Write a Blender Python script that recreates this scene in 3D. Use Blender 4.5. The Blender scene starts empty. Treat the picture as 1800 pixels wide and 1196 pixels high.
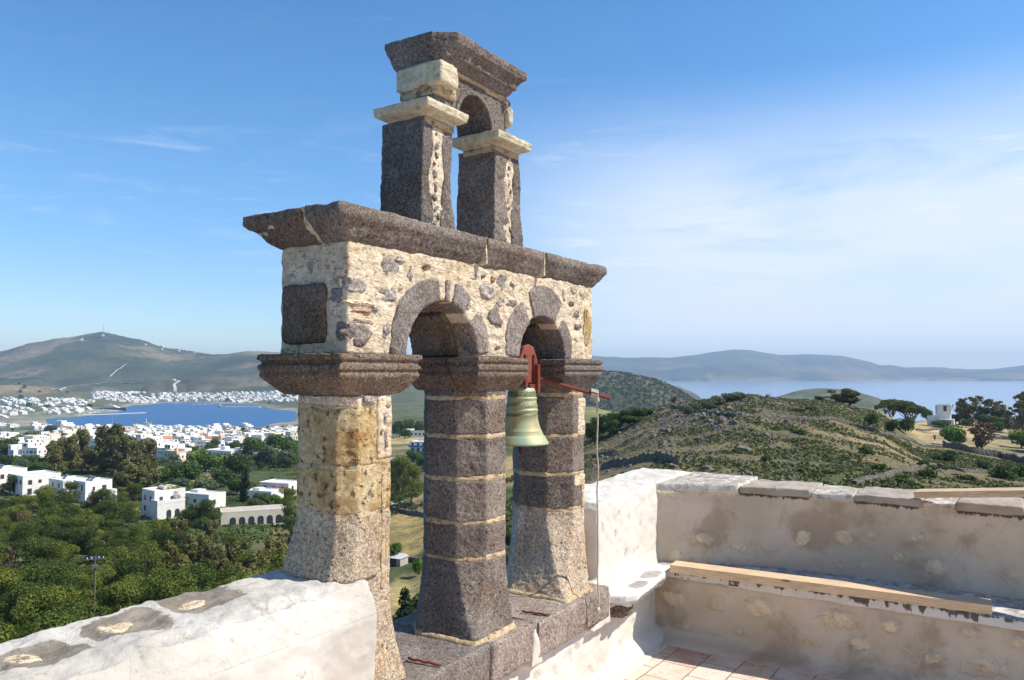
import bpy, bmesh, math, random
import numpy as np
from mathutils import Vector, Matrix
S = bpy.context.scene
C = S.collection
R = math.radians
random.seed(7); rng = np.random.default_rng(11)
# ---------------------------------------------------------------- camera, sky, sun, exposure
FPX = 1373.0                      # focal length in pixels of an 1800 px wide frame
PITCH = math.atan(55/FPX)
cam_d = bpy.data.cameras.new('camera'); cam = bpy.data.objects.new('camera', cam_d); C.objects.link(cam)
cam_d.sensor_width = 36; cam_d.lens = 36*FPX/1800; cam_d.clip_start = 0.05; cam_d.clip_end = 90000
cam.rotation_euler = (math.pi/2+PITCH, 0, 0); S.camera = cam
SUN = Vector((0.858, -0.059, 1.0)).normalized()          # towards the sun
sl = bpy.data.lights.new('sun', 'SUN'); sl.energy = 5.0; sl.angle = R(0.5); sl.color = (1.0, 0.945, 0.85)
so = bpy.data.objects.new('sun', sl); C.objects.link(so); so.rotation_euler = SUN.to_track_quat('Z', 'Y').to_euler()
S.view_settings.view_transform = 'Standard'; S.view_settings.look = 'None'
S.view_settings.exposure = 0.38; S.view_settings.gamma = 1.0
W = bpy.data.worlds.new('World'); S.world = W; W.use_nodes = True
SEA = -110.0                      # the eye is the origin; the sea lies 110 m below
try:
    S.cycles.use_denoising = True; S.cycles.max_bounces = 6; S.cycles.diffuse_bounces = 3
    S.cycles.volume_bounces = 0; S.cycles.transparent_max_bounces = 6
    S.cycles.use_adaptive_sampling = True
except Exception: pass

# ---------------------------------------------------------------- node helper
class NT:
    def __init__(s, tree): s.t = tree; s.t.nodes.clear()
    def n(s, typ, props=None, **inp):
        nd = s.t.nodes.new(typ)
        for k, v in (props or {}).items(): setattr(nd, k, v)
        for k, v in inp.items():
            key = k.replace('_', ' ')
            if key.startswith('i ') : key = int(key[2:])
            so_ = nd.inputs[key]
            s.put(so_, v)
        return nd
    def put(s, sock, v):
        if isinstance(v, bpy.types.NodeSocket): s.t.links.new(v, sock)
        elif isinstance(v, bpy.types.Node): s.t.links.new(v.outputs[0], sock)
        else:
            if isinstance(v, (tuple, list)) and len(v) == 3 and len(getattr(sock, 'default_value', (0,0,0))) == 4: v = (*v, 1)
            sock.default_value = v
    def coord(s, out='Object'): return s.n('ShaderNodeTexCoord').outputs[out]
    def pos(s): return s.n('ShaderNodeNewGeometry').outputs['Position']
    def mapv(s, v, scale=(1,1,1), loc=(0,0,0), rot=(0,0,0)):
        return s.n('ShaderNodeMapping', None, Vector=v, Scale=scale, Location=loc, Rotation=rot).outputs[0]
    def noise(s, v, scale, detail=4, rough=.55, dist=0, color=False):
        nd = s.n('ShaderNodeTexNoise', None, Vector=v, Scale=scale, Detail=detail, Roughness=rough, Distortion=dist)
        return nd.outputs['Color' if color else 'Fac']
    def vor(s, v, scale, feature='F1', out='Distance', rand=1.0):
        return s.n('ShaderNodeTexVoronoi', {'feature': feature}, Vector=v, Scale=scale, Randomness=rand).outputs[out]
    def ramp(s, f, stops, interp='LINEAR'):
        nd = s.n('ShaderNodeValToRGB', None, Fac=f); cr = nd.color_ramp; cr.interpolation = interp
        while len(cr.elements) > 1: cr.elements.remove(cr.elements[-1])
        for i, (p, c) in enumerate(stops):
            e = cr.elements[0] if i == 0 else cr.elements.new(p)
            e.position = p
            if not isinstance(c, (tuple, list)): c = (c, c, c)
            e.color = (*c[:3], 1)
        return nd.outputs[0]
    def mix(s, f, a, b, blend='MIX'):
        nd = s.n('ShaderNodeMix', {'data_type': 'RGBA', 'blend_type': blend, 'clamp_factor': True})
        s.put(nd.inputs[0], f); s.put(nd.inputs[6], a if not isinstance(a, tuple) else (*a[:3], 1)); s.put(nd.inputs[7], b if not isinstance(b, tuple) else (*b[:3], 1))
        return nd.outputs[2]
    def m(s, op, a, b=0.0, c=None, clamp=False):
        nd = s.n('ShaderNodeMath', {'operation': op, 'use_clamp': clamp}); s.put(nd.inputs[0], a); s.put(nd.inputs[1], b)
        if c is not None: s.put(nd.inputs[2], c)
        return nd.outputs[0]
    def attr(s, name, out='Fac'): return s.n('ShaderNodeAttribute', {'attribute_name': name}).outputs[out]
    def sstep(s, x, a, b):
        nd = s.n('ShaderNodeMapRange', {'interpolation_type': 'SMOOTHSTEP', 'clamp': True})
        s.put(nd.inputs[0], x); nd.inputs[1].default_value = a; nd.inputs[2].default_value = b
        return nd.outputs[0]
    def bump(s, h, strength=.5, dist=.01, normal=None):
        nd = s.n('ShaderNodeBump', None, Height=h, Strength=strength, Distance=dist)
        if normal is not None: s.put(nd.inputs['Normal'], normal)
        return nd.outputs[0]
    def out(s, color, rough=.9, normal=None, spec=.25, **kw):
        b = s.n('ShaderNodeBsdfPrincipled'); s.put(b.inputs['Base Color'], color); s.put(b.inputs['Roughness'], rough)
        b.inputs['Specular IOR Level'].default_value = spec
        if normal is not None: s.put(b.inputs['Normal'], normal)
        for k, v in kw.items(): s.put(b.inputs[k.replace('_', ' ')], v)
        o = s.n('ShaderNodeOutputMaterial'); s.t.links.new(b.outputs[0], o.inputs[0]); return b
MATS = {}
def material(name):
    m = bpy.data.materials.new(name); m.use_nodes = True; MATS[name] = m
    return m, NT(m.node_tree)

# ---------------------------------------------------------------- the sky
w = NT(W.node_tree)
sky = w.n('ShaderNodeTexSky', {'sky_type': 'NISHITA', 'sun_disc': False, 'sun_elevation': math.asin(SUN.z),
          'sun_rotation': math.atan2(SUN.x, SUN.y), 'altitude': 110, 'air_density': 1.0, 'dust_density': 0.15, 'ozone_density': 3.0})
d = w.n('ShaderNodeTexCoord').outputs['Generated']
sx = w.n('ShaderNodeSeparateXYZ', None, Vector=d)
el = w.m('ARCTAN2', sx.outputs[2], w.m('SQRT', w.m('ADD', w.m('MULTIPLY', sx.outputs[0], sx.outputs[0]), w.m('MULTIPLY', sx.outputs[1], sx.outputs[1]))))
az = w.m('ARCTAN2', sx.outputs[0], sx.outputs[1])
cv = w.n('ShaderNodeCombineXYZ', None, X=az, Y=el, Z=0.0).outputs[0]
# thin high cirrus: streaks drawn out along the horizon and tilted a little
cm = w.mapv(cv, (2.0, 9.0, 1), (3.1, .4, 0), (0, 0, R(5)))
n1 = w.noise(cm, 1.5, 9, .62, .45)
n2 = w.noise(w.mapv(cv, (1.2, 3.5, 1), (7.3, 2.2, 0)), 1.6, 3, .5)
n3 = w.noise(w.mapv(cv, (4, 26, 1), (1.7, 5, 0), (0, 0, R(-9))), 2.2, 8, .65, .6)
veil = w.m('MULTIPLY', w.sstep(az, -.16, .26), w.m('MULTIPLY', w.sstep(el, .37, .17), w.sstep(el, -.03, .05)))
veil = w.m('MULTIPLY', veil, w.sstep(n1, .08, .50))
veil = w.m('MULTIPLY', veil, w.sstep(n2, .05, .45))
wisp = w.m('MULTIPLY', w.sstep(n3, .50, .82), w.sstep(n2, .34, .62))
wisp = w.m('MULTIPLY', wisp, w.sstep(el, .52, .12))
cl = w.m('ADD', w.m('MULTIPLY', veil, .92), w.m('MULTIPLY', wisp, .6), clamp=True)
hs = w.n('ShaderNodeHueSaturation', None, Color=sky.outputs[0], Saturation=1.24, Value=1.24).outputs[0]
hs = w.mix(w.sstep(el, .30, .02), hs, w.mix(1.0, hs, (.74,.80,.90), 'MULTIPLY'))
col = w.mix(cl, hs, (5.8, 6.4, 7.5))
bg = w.n('ShaderNodeBackground', None, Color=col, Strength=0.115)
w.t.links.new(bg.outputs[0], w.n('ShaderNodeOutputWorld').inputs[0])

# ---------------------------------------------------------------- numpy noise
def _h(ix, iy, iz, seed):
    n = (ix*374761393 + iy*668265263 + iz*2147483647 + seed*1274126177) & 0xffffffff
    n = ((n ^ (n >> 13))*1274126177) & 0xffffffff
    n = (n ^ (n >> 16)) & 0xffffff
    return n/float(0x7fffff) - 1.0
def vnoise(P, seed=0):
    P = np.asarray(P, float); I = np.floor(P).astype(np.int64); F = P-I; F = F*F*F*(F*(F*6-15)+10)
    x, y, z = I.T; fx, fy, fz = F.T; r = 0
    for dx in (0, 1):
        for dy in (0, 1):
            for dz in (0, 1):
                r = r + _h(x+dx, y+dy, z+dz, seed)*(fx if dx else 1-fx)*(fy if dy else 1-fy)*(fz if dz else 1-fz)
    return r
def fbm(P, octv=4, seed=0, gain=.5, lac=2.03):
    P = np.asarray(P, float); a = 1; r = 0; t = 0
    for k in range(octv):
        r = r + a*vnoise(P*lac**k + 17.3*k, seed+k); t += a; a *= gain
    return r/t

# ---------------------------------------------------------------- object helpers
def link(o, parent=None):
    C.objects.link(o)
    if parent is not None: o.parent = parent
    return o
def tag(o, label=None, cat=None, group=None, kind=None):
    if label: o['label'] = label
    if cat: o['category'] = cat
    if group: o['group'] = group
    if kind: o['kind'] = kind
    return o
def empty(name, loc=(0,0,0), rz=0.0, label=None, cat=None, group=None):
    o = bpy.data.objects.new(name, None); o.location = loc; o.rotation_euler = (0,0,rz); o.empty_display_size = .2
    C.objects.link(o); return tag(o, label, cat, group)
def mesh(name, V, Fs, mat=None, parent=None, smooth=False, loc=None, rz=None, mats=None, midx=None):
    me = bpy.data.meshes.new(name)
    me.from_pydata([tuple(v) for v in V], [], [tuple(f) for f in Fs]); 
    if mats:
        for x in mats: me.materials.append(MATS[x])
        if midx is not None: me.polygons.foreach_set('material_index', midx)
    elif mat: me.materials.append(MATS[mat])
    if smooth: me.polygons.foreach_set('use_smooth', [True]*len(me.polygons))
    me.update()
    o = bpy.data.objects.new(name, me); link(o, parent)
    if loc is not None: o.location = loc
    if rz is not None: o.rotation_euler = (0,0,rz)
    return o
def dup(root, loc=None, rz=None, sc=None, label=None, group=None):
    r = root.copy(); C.objects.link(r)
    if loc is not None: r.location = loc
    if rz is not None: r.rotation_euler = (r.rotation_euler[0], r.rotation_euler[1], rz)
    if sc is not None: r.scale = sc if isinstance(sc, (tuple, list)) else (sc, sc, sc)
    if label: r['label'] = label
    if group: r['group'] = group
    for ch in list(root.children):
        c = ch.copy(); C.objects.link(c); c.parent = r
        for g in list(ch.children):
            q = g.copy(); C.objects.link(q); q.parent = c
    return r
class Geo:                      # collects closed solids
    def __init__(s): s.V = []; s.F = []; s.M = []
    def add(s, V, F, mi=0):
        b = len(s.V); s.V += [tuple(v) for v in V]; s.F += [tuple(i+b for i in f) for f in F]; s.M += [mi]*len(F); return s
    def box(s, x0, x1, y0, y1, z0, z1, mi=0, rz=0, o=(0,0,0)):
        V = [(x0,y0,z0),(x1,y0,z0),(x1,y1,z0),(x0,y1,z0),(x0,y0,z1),(x1,y0,z1),(x1,y1,z1),(x0,y1,z1)]
        if rz or o != (0,0,0):
            c_, s_ = math.cos(rz), math.sin(rz); V = [(o[0]+x*c_-y*s_, o[1]+x*s_+y*c_, o[2]+z) for x, y, z in V]
        return s.add(V, [(3,2,1,0),(4,5,6,7),(0,1,5,4),(1,2,6,5),(2,3,7,6),(3,0,4,7)], mi)
    def loft(s, rings, mi=0, caps=True):
        n = len(rings[0]); V = [p for r_ in rings for p in r_]; F = []
        for k in range(len(rings)-1):
            for i in range(n):
                j = (i+1) % n; F.append((k*n+i, k*n+j, (k+1)*n+j, (k+1)*n+i))
        if caps: F.append(tuple(range(n-1, -1, -1))); F.append(tuple((len(rings)-1)*n+i for i in range(n)))
        return s.add(V, F, mi)
    def prism(s, poly, a0, a1, axis='y', mi=0):     # poly of (u,z), extruded along y (or (x,y) along z)
        if axis == 'y': r0 = [(p[0], a0, p[1]) for p in poly]; r1 = [(p[0], a1, p[1]) for p in poly]
        elif axis == 'z': r0 = [(p[0], p[1], a0) for p in poly]; r1 = [(p[0], p[1], a1) for p in poly]
        else: r0 = [(a0, p[0], p[1]) for p in poly]; r1 = [(a1, p[0], p[1]) for p in poly]
        return s.loft([r0, r1], mi)
    def tube(s, pts, rad, n=8, mi=0):
        rings = []; pts = [Vector(p) for p in pts]; up = Vector((0,0,1))
        for i, p in enumerate(pts):
            t = (pts[min(i+1, len(pts)-1)]-pts[max(i-1, 0)]).normalized()
            a = t.cross(up) if abs(t.z) < .95 else t.cross(Vector((1,0,0))); a.normalize(); b = t.cross(a)
            r_ = rad[i] if isinstance(rad, (list, tuple)) else rad
            rings.append([tuple(p+(a*math.cos(2*math.pi*k/n)+b*math.sin(2*math.pi*k/n))*r_) for k in range(n)])
        return s.loft(rings, mi)
    def lathe(s, prof, n=32, c=(0,0), mi=0):
        rings = [[(c[0]+r_*math.cos(2*math.pi*k/n), c[1]+r_*math.sin(2*math.pi*k/n), z) for k in range(n)] for r_, z in prof]
        return s.loft(rings, mi)
    def build(s, name, mat=None, parent=None, smooth=False, mats=None, **kw):
        o = mesh(name, s.V, s.F, mat, parent, smooth, mats=mats, midx=s.M if mats else None, **kw)
        bm = bmesh.new(); bm.from_mesh(o.data); bmesh.ops.recalc_face_normals(bm, faces=bm.faces); bm.to_mesh(o.data); bm.free()
        return o
def bevel(o, w_=.01, seg=2):
    bm = bmesh.new(); bm.from_mesh(o.data)
    bmesh.ops.bevel(bm, geom=list(bm.edges), offset=w_, segments=seg, affect='EDGES', profile=.6)
    bm.to_mesh(o.data); bm.free(); return o
def getv(me):
    a = np.empty(len(me.vertices)*3, np.float32); me.vertices.foreach_get('co', a); return a.reshape(-1,3).astype(float)
def getn(me):
    a = np.empty(len(me.vertices)*3, np.float32); me.vertices.foreach_get('normal', a); return a.reshape(-1,3).astype(float)
def setv(me, P):
    me.vertices.foreach_set('co', np.ascontiguousarray(P, np.float32).ravel()); me.update()
def fattr(me, name, vals):
    at = me.attributes.new(name, 'FLOAT', 'POINT'); at.data.foreach_set('value', np.asarray(vals, np.float32))
def cattr(me, name, cols):
    at = me.color_attributes.new(name, 'FLOAT_COLOR', 'POINT')
    a = np.ones((len(cols), 4), np.float32); a[:, :3] = cols; at.data.foreach_set('color', a.ravel())
def remesh(geo, name, mat, parent, vox=.008, smooth=2, disp=((.006, 12, 3),), fn=None, seed=1, chip=0.0, mats=None):
    """voxel-remeshed masonry: the solids of geo fused into one even skin, then roughened."""
    o = geo.build(name, mat, parent)
    md = o.modifiers.new('r', 'REMESH'); md.mode = 'VOXEL'; md.voxel_size = vox; md.adaptivity = 0
    if smooth:
        sm = o.modifiers.new('s', 'SMOOTH'); sm.factor = .5; sm.iterations = smooth
    dg = bpy.context.evaluated_depsgraph_get(); ev = o.evaluated_get(dg)
    me = bpy.data.meshes.new_from_object(ev, depsgraph=dg); old = o.data; o.modifiers.clear(); o.data = me; bpy.data.meshes.remove(old)
    me.name = name
    if not me.materials: me.materials.append(MATS[mat])
    P = getv(me); Nn = getn(me); D = np.zeros(len(P))
    for amp, sc, oc in disp: D += amp*fbm(P*sc+seed*3.7, oc, seed)
    if chip:                                    # bites out of the surface
        c_ = fbm(P*9+seed*5.1, 3, seed+40); D -= chip*np.clip((c_-.28)*4, 0, 1)
    if fn is not None:
        r_ = fn(P, Nn)
        if isinstance(r_, tuple): D = D+r_[0]; fattr(me, 'mask', r_[1]); (fattr(me, 'dark', r_[2]) if len(r_) > 2 else None)
        else: D = D+r_
    setv(me, P+Nn*D[:, None])
    me.polygons.foreach_set('use_smooth', [True]*len(me.polygons)); me.update()
    return o
# ================================================================ materials of the terrace and the belfry
def stone_mat(name, c1, c2, fleck=(.55,.53,.50), fleck_amt=.13, pit=1.0, warm=(.10,.075,.05), warm_amt=.35, rough_scale=1.0, dist=.006):
    m, g = material(name); v = g.coord()
    big = g.noise(v, 4.5*rough_scale, 5, .6); fine = g.noise(v, 70*rough_scale, 4, .7)
    c = g.mix(g.sstep(big, .35, .66), c1, c2)
    c = g.mix(g.m('MULTIPLY', g.sstep(g.noise(g.mapv(v, loc=(3,1,7)), 3.0, 4, .6), .5, .68), warm_amt), c, warm)
    c = g.mix(g.sstep(fine, .30, .72), g.mix(1.0, c, (.55,.55,.55), 'MULTIPLY'), g.mix(1.0, c, (1.35,1.33,1.3), 'MULTIPLY'))
    gr = g.noise(v, 190*rough_scale, 3, .6); c = g.mix(g.sstep(gr, .36, .64), g.mix(1.0, c, (.62,.60,.58), 'MULTIPLY'), g.mix(1.0, c, (1.28,1.27,1.25), 'MULTIPLY'))
    tone = g.n('ShaderNodeObjectInfo').outputs['Random']; c = g.mix(tone, g.mix(1.0, c, (.76,.76,.78), 'MULTIPLY'), g.mix(1.0, c, (1.24,1.20,1.15), 'MULTIPLY'))
    li = g.sstep(g.noise(g.mapv(v, loc=(6,6,2)), 9*rough_scale, 6, .72), .60, .70); c = g.mix(g.m('MULTIPLY', li, .35), c, g.mix(1.0, c, (1.75,1.70,1.55), 'MULTIPLY'))
    sk_ = g.sstep(g.noise(g.mapv(v, scale=(1,1,.18), loc=(8,3,5)), 11*rough_scale, 4, .6), .54, .68); c = g.mix(g.m('MULTIPLY', sk_, .35), c, g.mix(1.0, c, (.55,.53,.50), 'MULTIPLY'))
    fl = g.vor(v, 170*rough_scale, 'F1'); rnd = g.vor(v, 170*rough_scale, 'F1', 'Color')
    sel = g.m('LESS_THAN', g.n('ShaderNodeSeparateColor', None, Color=rnd).outputs[0], fleck_amt)
    spot = g.m('MULTIPLY', g.sstep(fl, .36, .2), sel)
    c = g.mix(g.m('MULTIPLY', spot, .7), c, fleck)
    fl2 = g.vor(g.mapv(v, loc=(5,5,5)), 45*rough_scale, 'F1'); rn2 = g.n('ShaderNodeSeparateColor', None, Color=g.vor(g.mapv(v, loc=(5,5,5)), 45*rough_scale, 'F1', 'Color')).outputs[1]
    pitm = g.m('MULTIPLY', g.sstep(fl2, .34, .12), g.m('LESS_THAN', rn2, .22))
    c = g.mix(g.m('MULTIPLY', pitm, .55), c, g.mix(1.0, c, (.35,.33,.32), 'MULTIPLY'))
    h = g.m('SUBTRACT', g.m('ADD', g.m('ADD', g.m('MULTIPLY', fine, 1.0), g.m('MULTIPLY', gr, .5)), g.m('MULTIPLY', g.noise(v, 24*rough_scale, 5, .65), 1.2)), g.m('MULTIPLY', pitm, 1.3*pit))
    g.out(c, .93, g.bump(h, .9, dist), .2)
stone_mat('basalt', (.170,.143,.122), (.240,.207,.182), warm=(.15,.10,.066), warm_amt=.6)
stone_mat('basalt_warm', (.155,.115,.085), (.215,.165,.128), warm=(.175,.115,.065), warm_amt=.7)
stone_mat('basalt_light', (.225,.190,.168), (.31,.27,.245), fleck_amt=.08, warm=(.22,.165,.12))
stone_mat('granite', (.41,.335,.255), (.54,.45,.355), fleck=(.72,.68,.62), fleck_amt=.34, warm=(.50,.35,.22), warm_amt=.7, dist=.009)
stone_mat('granite_ochre', (.43,.345,.245), (.56,.465,.35), fleck=(.74,.68,.56), fleck_amt=.34, warm=(.52,.34,.17), warm_amt=.8, dist=.009)
stone_mat('grey_rubble', (.24,.215,.195), (.42,.385,.355), fleck_amt=.05, warm=(.26,.20,.15), warm_amt=.5)
stone_mat('red_rubble', (.27,.13,.09), (.36,.21,.15), fleck_amt=.05)
stone_mat('pale_rubble', (.58,.47,.34), (.72,.61,.48), fleck_amt=.05, warm=(.52,.36,.20), warm_amt=.5)
def tufa():
    m, g = material('tufa'); v = g.coord()
    big = g.noise(v, 6, 5, .6)
    c = g.ramp(big, [(.30,(.50,.33,.15)), (.48,(.68,.50,.25)), (.62,(.74,.61,.38)), (.8,(.65,.53,.38))])
    o_ = g.sstep(g.noise(g.mapv(v, loc=(2,9,4)), 7, 5, .65), .54, .66)
    c = g.mix(g.m('MULTIPLY', o_, .75), c, (.42,.17,.05))
    fine = g.noise(v, 55, 5, .75); cav = g.sstep(g.noise(g.mapv(v, loc=(1,1,1)), 30, 4, .6), .56, .68)
    c = g.mix(g.sstep(fine, .35, .7), g.mix(1.0, c, (.62,.58,.52), 'MULTIPLY'), c)
    c = g.mix(g.m('MULTIPLY', cav, .65), c, (.15,.085,.035))
    h = g.m('SUBTRACT', fine, g.m('MULTIPLY', cav, 1.6))
    g.out(c, .95, g.bump(h, 1.0, .014), .15)
tufa()
def mortar(name, c1, c2, stain, amt, pits=.5):
    m, g = material(name); v = g.coord()
    c = g.mix(g.sstep(g.noise(v, 6, 6, .62), .36, .66), c1, c2)
    st = g.sstep(g.noise(g.mapv(v, loc=(4,2,8)), 4.2, 6, .65), .52, .70)
    c = g.mix(g.m('MULTIPLY', st, amt), c, stain)
    sm = g.sstep(g.noise(g.mapv(v, loc=(9,2,1)), 13, 6, .7), .60, .74)
    c = g.mix(g.m('MULTIPLY', sm, .45), c, (.22,.19,.17))
    fine = g.noise(v, 42, 6, .7)
    c = g.mix(g.sstep(fine, .3, .62), g.mix(1.0, c, (.72,.69,.64), 'MULTIPLY'), c)
    h = g.m('ADD', g.m('MULTIPLY', fine, .8), g.m('MULTIPLY', g.noise(g.mapv(v, scale=(1,1,2.4)), 11, 5, .6), 1.5))
    cv_ = g.sstep(g.noise(g.mapv(v, loc=(2,7,3), scale=(1,1,1.6)), 26, 6, .75), .44, .34); c = g.mix(g.m('MULTIPLY', cv_, pits), c, stain); g.out(c, .95, g.bump(g.m('SUBTRACT', h, g.m('MULTIPLY', cv_, pits*1.6)), 1.0, .014), .15)
mortar('mortar', (.68,.545,.375), (.78,.655,.48), (.60,.41,.22), .65, .30)
mortar('mortar_tan', (.54,.395,.23), (.66,.515,.33), (.42,.26,.12), .6)
mortar('cream_stone', (.66,.56,.37), (.76,.67,.48), (.45,.36,.20), .5, .12)
def plaster(name, base, base2, patch1, patch2, dirt, damt):
    """limewash; attribute mask>0 shows another, worn surface with a ragged outline"""
    m, g = material(name); v = g.coord()
    c = g.mix(g.sstep(g.noise(v, 2.2, 5, .6), .35, .65), base, base2)
    st = g.sstep(g.noise(g.mapv(v, loc=(4,2,8)), 2.6, 6, .62, .3), .49, .63)
    c = g.mix(g.m('MULTIPLY', st, damt), c, dirt)
    fn = g.noise(v, 55, 5, .7)
    mk = g.m('ADD', g.attr('mask'), g.m('MULTIPLY', g.m('SUBTRACT', g.noise(v, 17, 7, .75), .5), 1.25))
    k = g.sstep(mk, .42, .58)
    pc = g.mix(g.sstep(g.noise(g.mapv(v, loc=(1,5,2)), 14, 5, .7), .38, .62), patch1, patch2)
    c = g.mix(k, c, pc)
    scr = g.sstep(g.noise(g.mapv(v, loc=(7,7,1)), 26, 8, .82), .555, .64)    # small flakes
    c = g.mix(g.m('MULTIPLY', scr, g.m('MULTIPLY', g.sstep(mk, -.30, .5), .8)), c, (.24,.20,.165))
    cw = g.n('ShaderNodeMixRGB', None, i_0=.07, i_1=v, i_2=g.noise(v, 5, 4, .6, color=True)).outputs[0]
    ck = g.m('MULTIPLY', g.sstep(g.vor(cw, 6.5, 'DISTANCE_TO_EDGE'), .022, .006), g.m('MULTIPLY', g.sstep(g.noise(v, 3.1, 3), .45, .6), g.sstep(mk, -.2, .25)))
    c = g.mix(g.m('MULTIPLY', ck, .3), c, (.16,.13,.10))
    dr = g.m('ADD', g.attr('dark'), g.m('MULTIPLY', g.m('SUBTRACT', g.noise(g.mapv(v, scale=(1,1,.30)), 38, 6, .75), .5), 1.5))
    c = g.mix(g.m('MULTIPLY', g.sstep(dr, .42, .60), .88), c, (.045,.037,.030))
    h = g.m('ADD', g.m('MULTIPLY', fn, g.m('ADD', .25, g.m('MULTIPLY', g.sstep(mk, -.3, .6), 1.2))), g.m('MULTIPLY', g.noise(v, 13, 4, .55), .8))
    g.out(c, .92, g.bump(h, .7, .008), .15)
plaster('limewash', (.60,.55,.475), (.68,.635,.56), (.60,.55,.48), (.74,.72,.68), (.52,.46,.38), .55)
plaster('limewash_top', (.45,.415,.355), (.58,.54,.475), (.19,.16,.125), (.29,.25,.20), (.46,.40,.32), .5)
plaster('old_render', (.52,.425,.32), (.61,.515,.405), (.72,.60,.43), (.58,.45,.29), (.38,.28,.185), .75)
plaster('old_render_top', (.52,.43,.32), (.68,.61,.50), (.055,.045,.035), (.20,.165,.13), (.46,.37,.27), .55)
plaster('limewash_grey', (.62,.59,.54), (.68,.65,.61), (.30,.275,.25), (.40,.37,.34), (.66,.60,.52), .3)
plaster('cap_stone', (.33,.28,.22), (.42,.36,.29), (.66,.63,.57), (.52,.47,.40), (.24,.195,.15), .6)
def tiles():
    m, g = material('terracotta_tiles'); v = g.mapv(g.coord(), loc=(.11,.06,0), rot=(0,0,R(1.5)))
    vd = g.n('ShaderNodeMixRGB', None, i_0=.022, i_1=v, i_2=g.noise(v, 7, 5, .6, color=True)).outputs[0]
    b = g.n('ShaderNodeTexBrick', {'offset': .5, 'offset_frequency': 2, 'squash': 1.0}, Vector=vd, Color1=(.0,.0,.0,1), Color2=(1,1,1,1), Mortar=(.5,.5,.5,1), Scale=1.0, Mortar_Size=.005, Mortar_Smooth=.6, Bias=0, Brick_Width=.235, Row_Height=.19)
    t = b.outputs['Color']; fac = b.outputs['Fac']
    c = g.ramp(g.m('ADD', g.m('MULTIPLY', t, .65), g.m('MULTIPLY', g.noise(v, 5, 4, .6), .35)), [(.12,(.56,.26,.17)),(.35,(.62,.42,.30)),(.55,(.66,.52,.41)),(.85,(.56,.38,.27))])
    wash = g.sstep(g.noise(g.mapv(v, loc=(3,3,3)), 4.0, 8, .75), .40, .58)
    c = g.mix(g.m('MULTIPLY', wash, .62), c, (.70,.60,.50))
    red = g.sstep(g.noise(g.mapv(v, loc=(8,1,3)), 6, 6, .7), .58, .68)
    c = g.mix(g.m('MULTIPLY', red, .6), c, (.47,.13,.07))
    c = g.mix(fac, c, g.mix(g.noise(v, 14, 3), (.14,.10,.075), (.50,.40,.32)))
    gm = g.sstep(g.noise(g.mapv(v, loc=(5,2,3)), 22, 7, .8), .55, .66); c = g.mix(g.m('MULTIPLY', gm, .5), c, (.26,.19,.14))
    h = g.m('SUBTRACT', g.m('MULTIPLY', g.noise(v, 30, 5, .65), .5), fac)
    g.out(c, .85, g.bump(h, .8, .006), .25)
tiles()
def simple(name, c, c2=None, rough=.7, scale=20, bump=.2, dist=.003, spec=.3, metal=0.0, stretch=(1,1,1)):
    m, g = material(name); v = g.mapv(g.coord(), scale=stretch)
    n = g.noise(v, scale, 5, .6); cc = g.mix(g.sstep(n, .3, .7), c, c2 or tuple(x*.7 for x in c))
    g.out(cc, rough, g.bump(n, bump, dist), spec, Metallic=metal)
def wood(name, c1, c2, dirt):
    m, g = material(name); v = g.coord(); vd = g.n('ShaderNodeMixRGB', None, i_0=.03, i_1=v, i_2=g.noise(v, 5, 3, .5, color=True)).outputs[0]
    gr = g.noise(g.mapv(vd, scale=(1.2,26,26)), 7, 6, .7); c = g.mix(g.sstep(gr, .38, .62), c1, c2)
    kn = g.vor(g.mapv(v, scale=(1,3.2,3.2)), 4.6, 'F1'); kr = g.n('ShaderNodeSeparateColor', None, Color=g.vor(g.mapv(v, scale=(1,3.2,3.2)), 4.6, 'F1', 'Color')).outputs[0]
    c = g.mix(g.m('MULTIPLY', g.sstep(kn, .17, .07), g.m('LESS_THAN', kr, .5)), c, (.20,.10,.045))
    c = g.mix(g.m('MULTIPLY', g.sstep(g.noise(g.mapv(v, scale=(1,3,3)), 3.5, 6, .7), .50, .68), .55), c, dirt)
    g.out(c, .8, g.bump(gr, .4, .003), .2)
wood('sawn_pine', (.56,.385,.22), (.68,.51,.33), (.40,.30,.20)); wood('sawn_pine_old', (.50,.34,.19), (.64,.48,.30), (.34,.26,.18))
simple('red_wood', (.25,.07,.042), (.17,.05,.032), .6, 16, .5, .004, stretch=(1,1,.2))
simple('red_iron', (.20,.045,.028), (.12,.035,.022), .5, 40, .4, .002)
simple('rust', (.26,.07,.035), (.16,.05,.03), .9, 60, .6, .003)
simple('dark_iron', (.05,.035,.03), (.09,.05,.04), .7, 50, .4, .002)
simple('rope', (.56,.48,.36), (.42,.35,.26), .95, 120, .8, .003)
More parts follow.
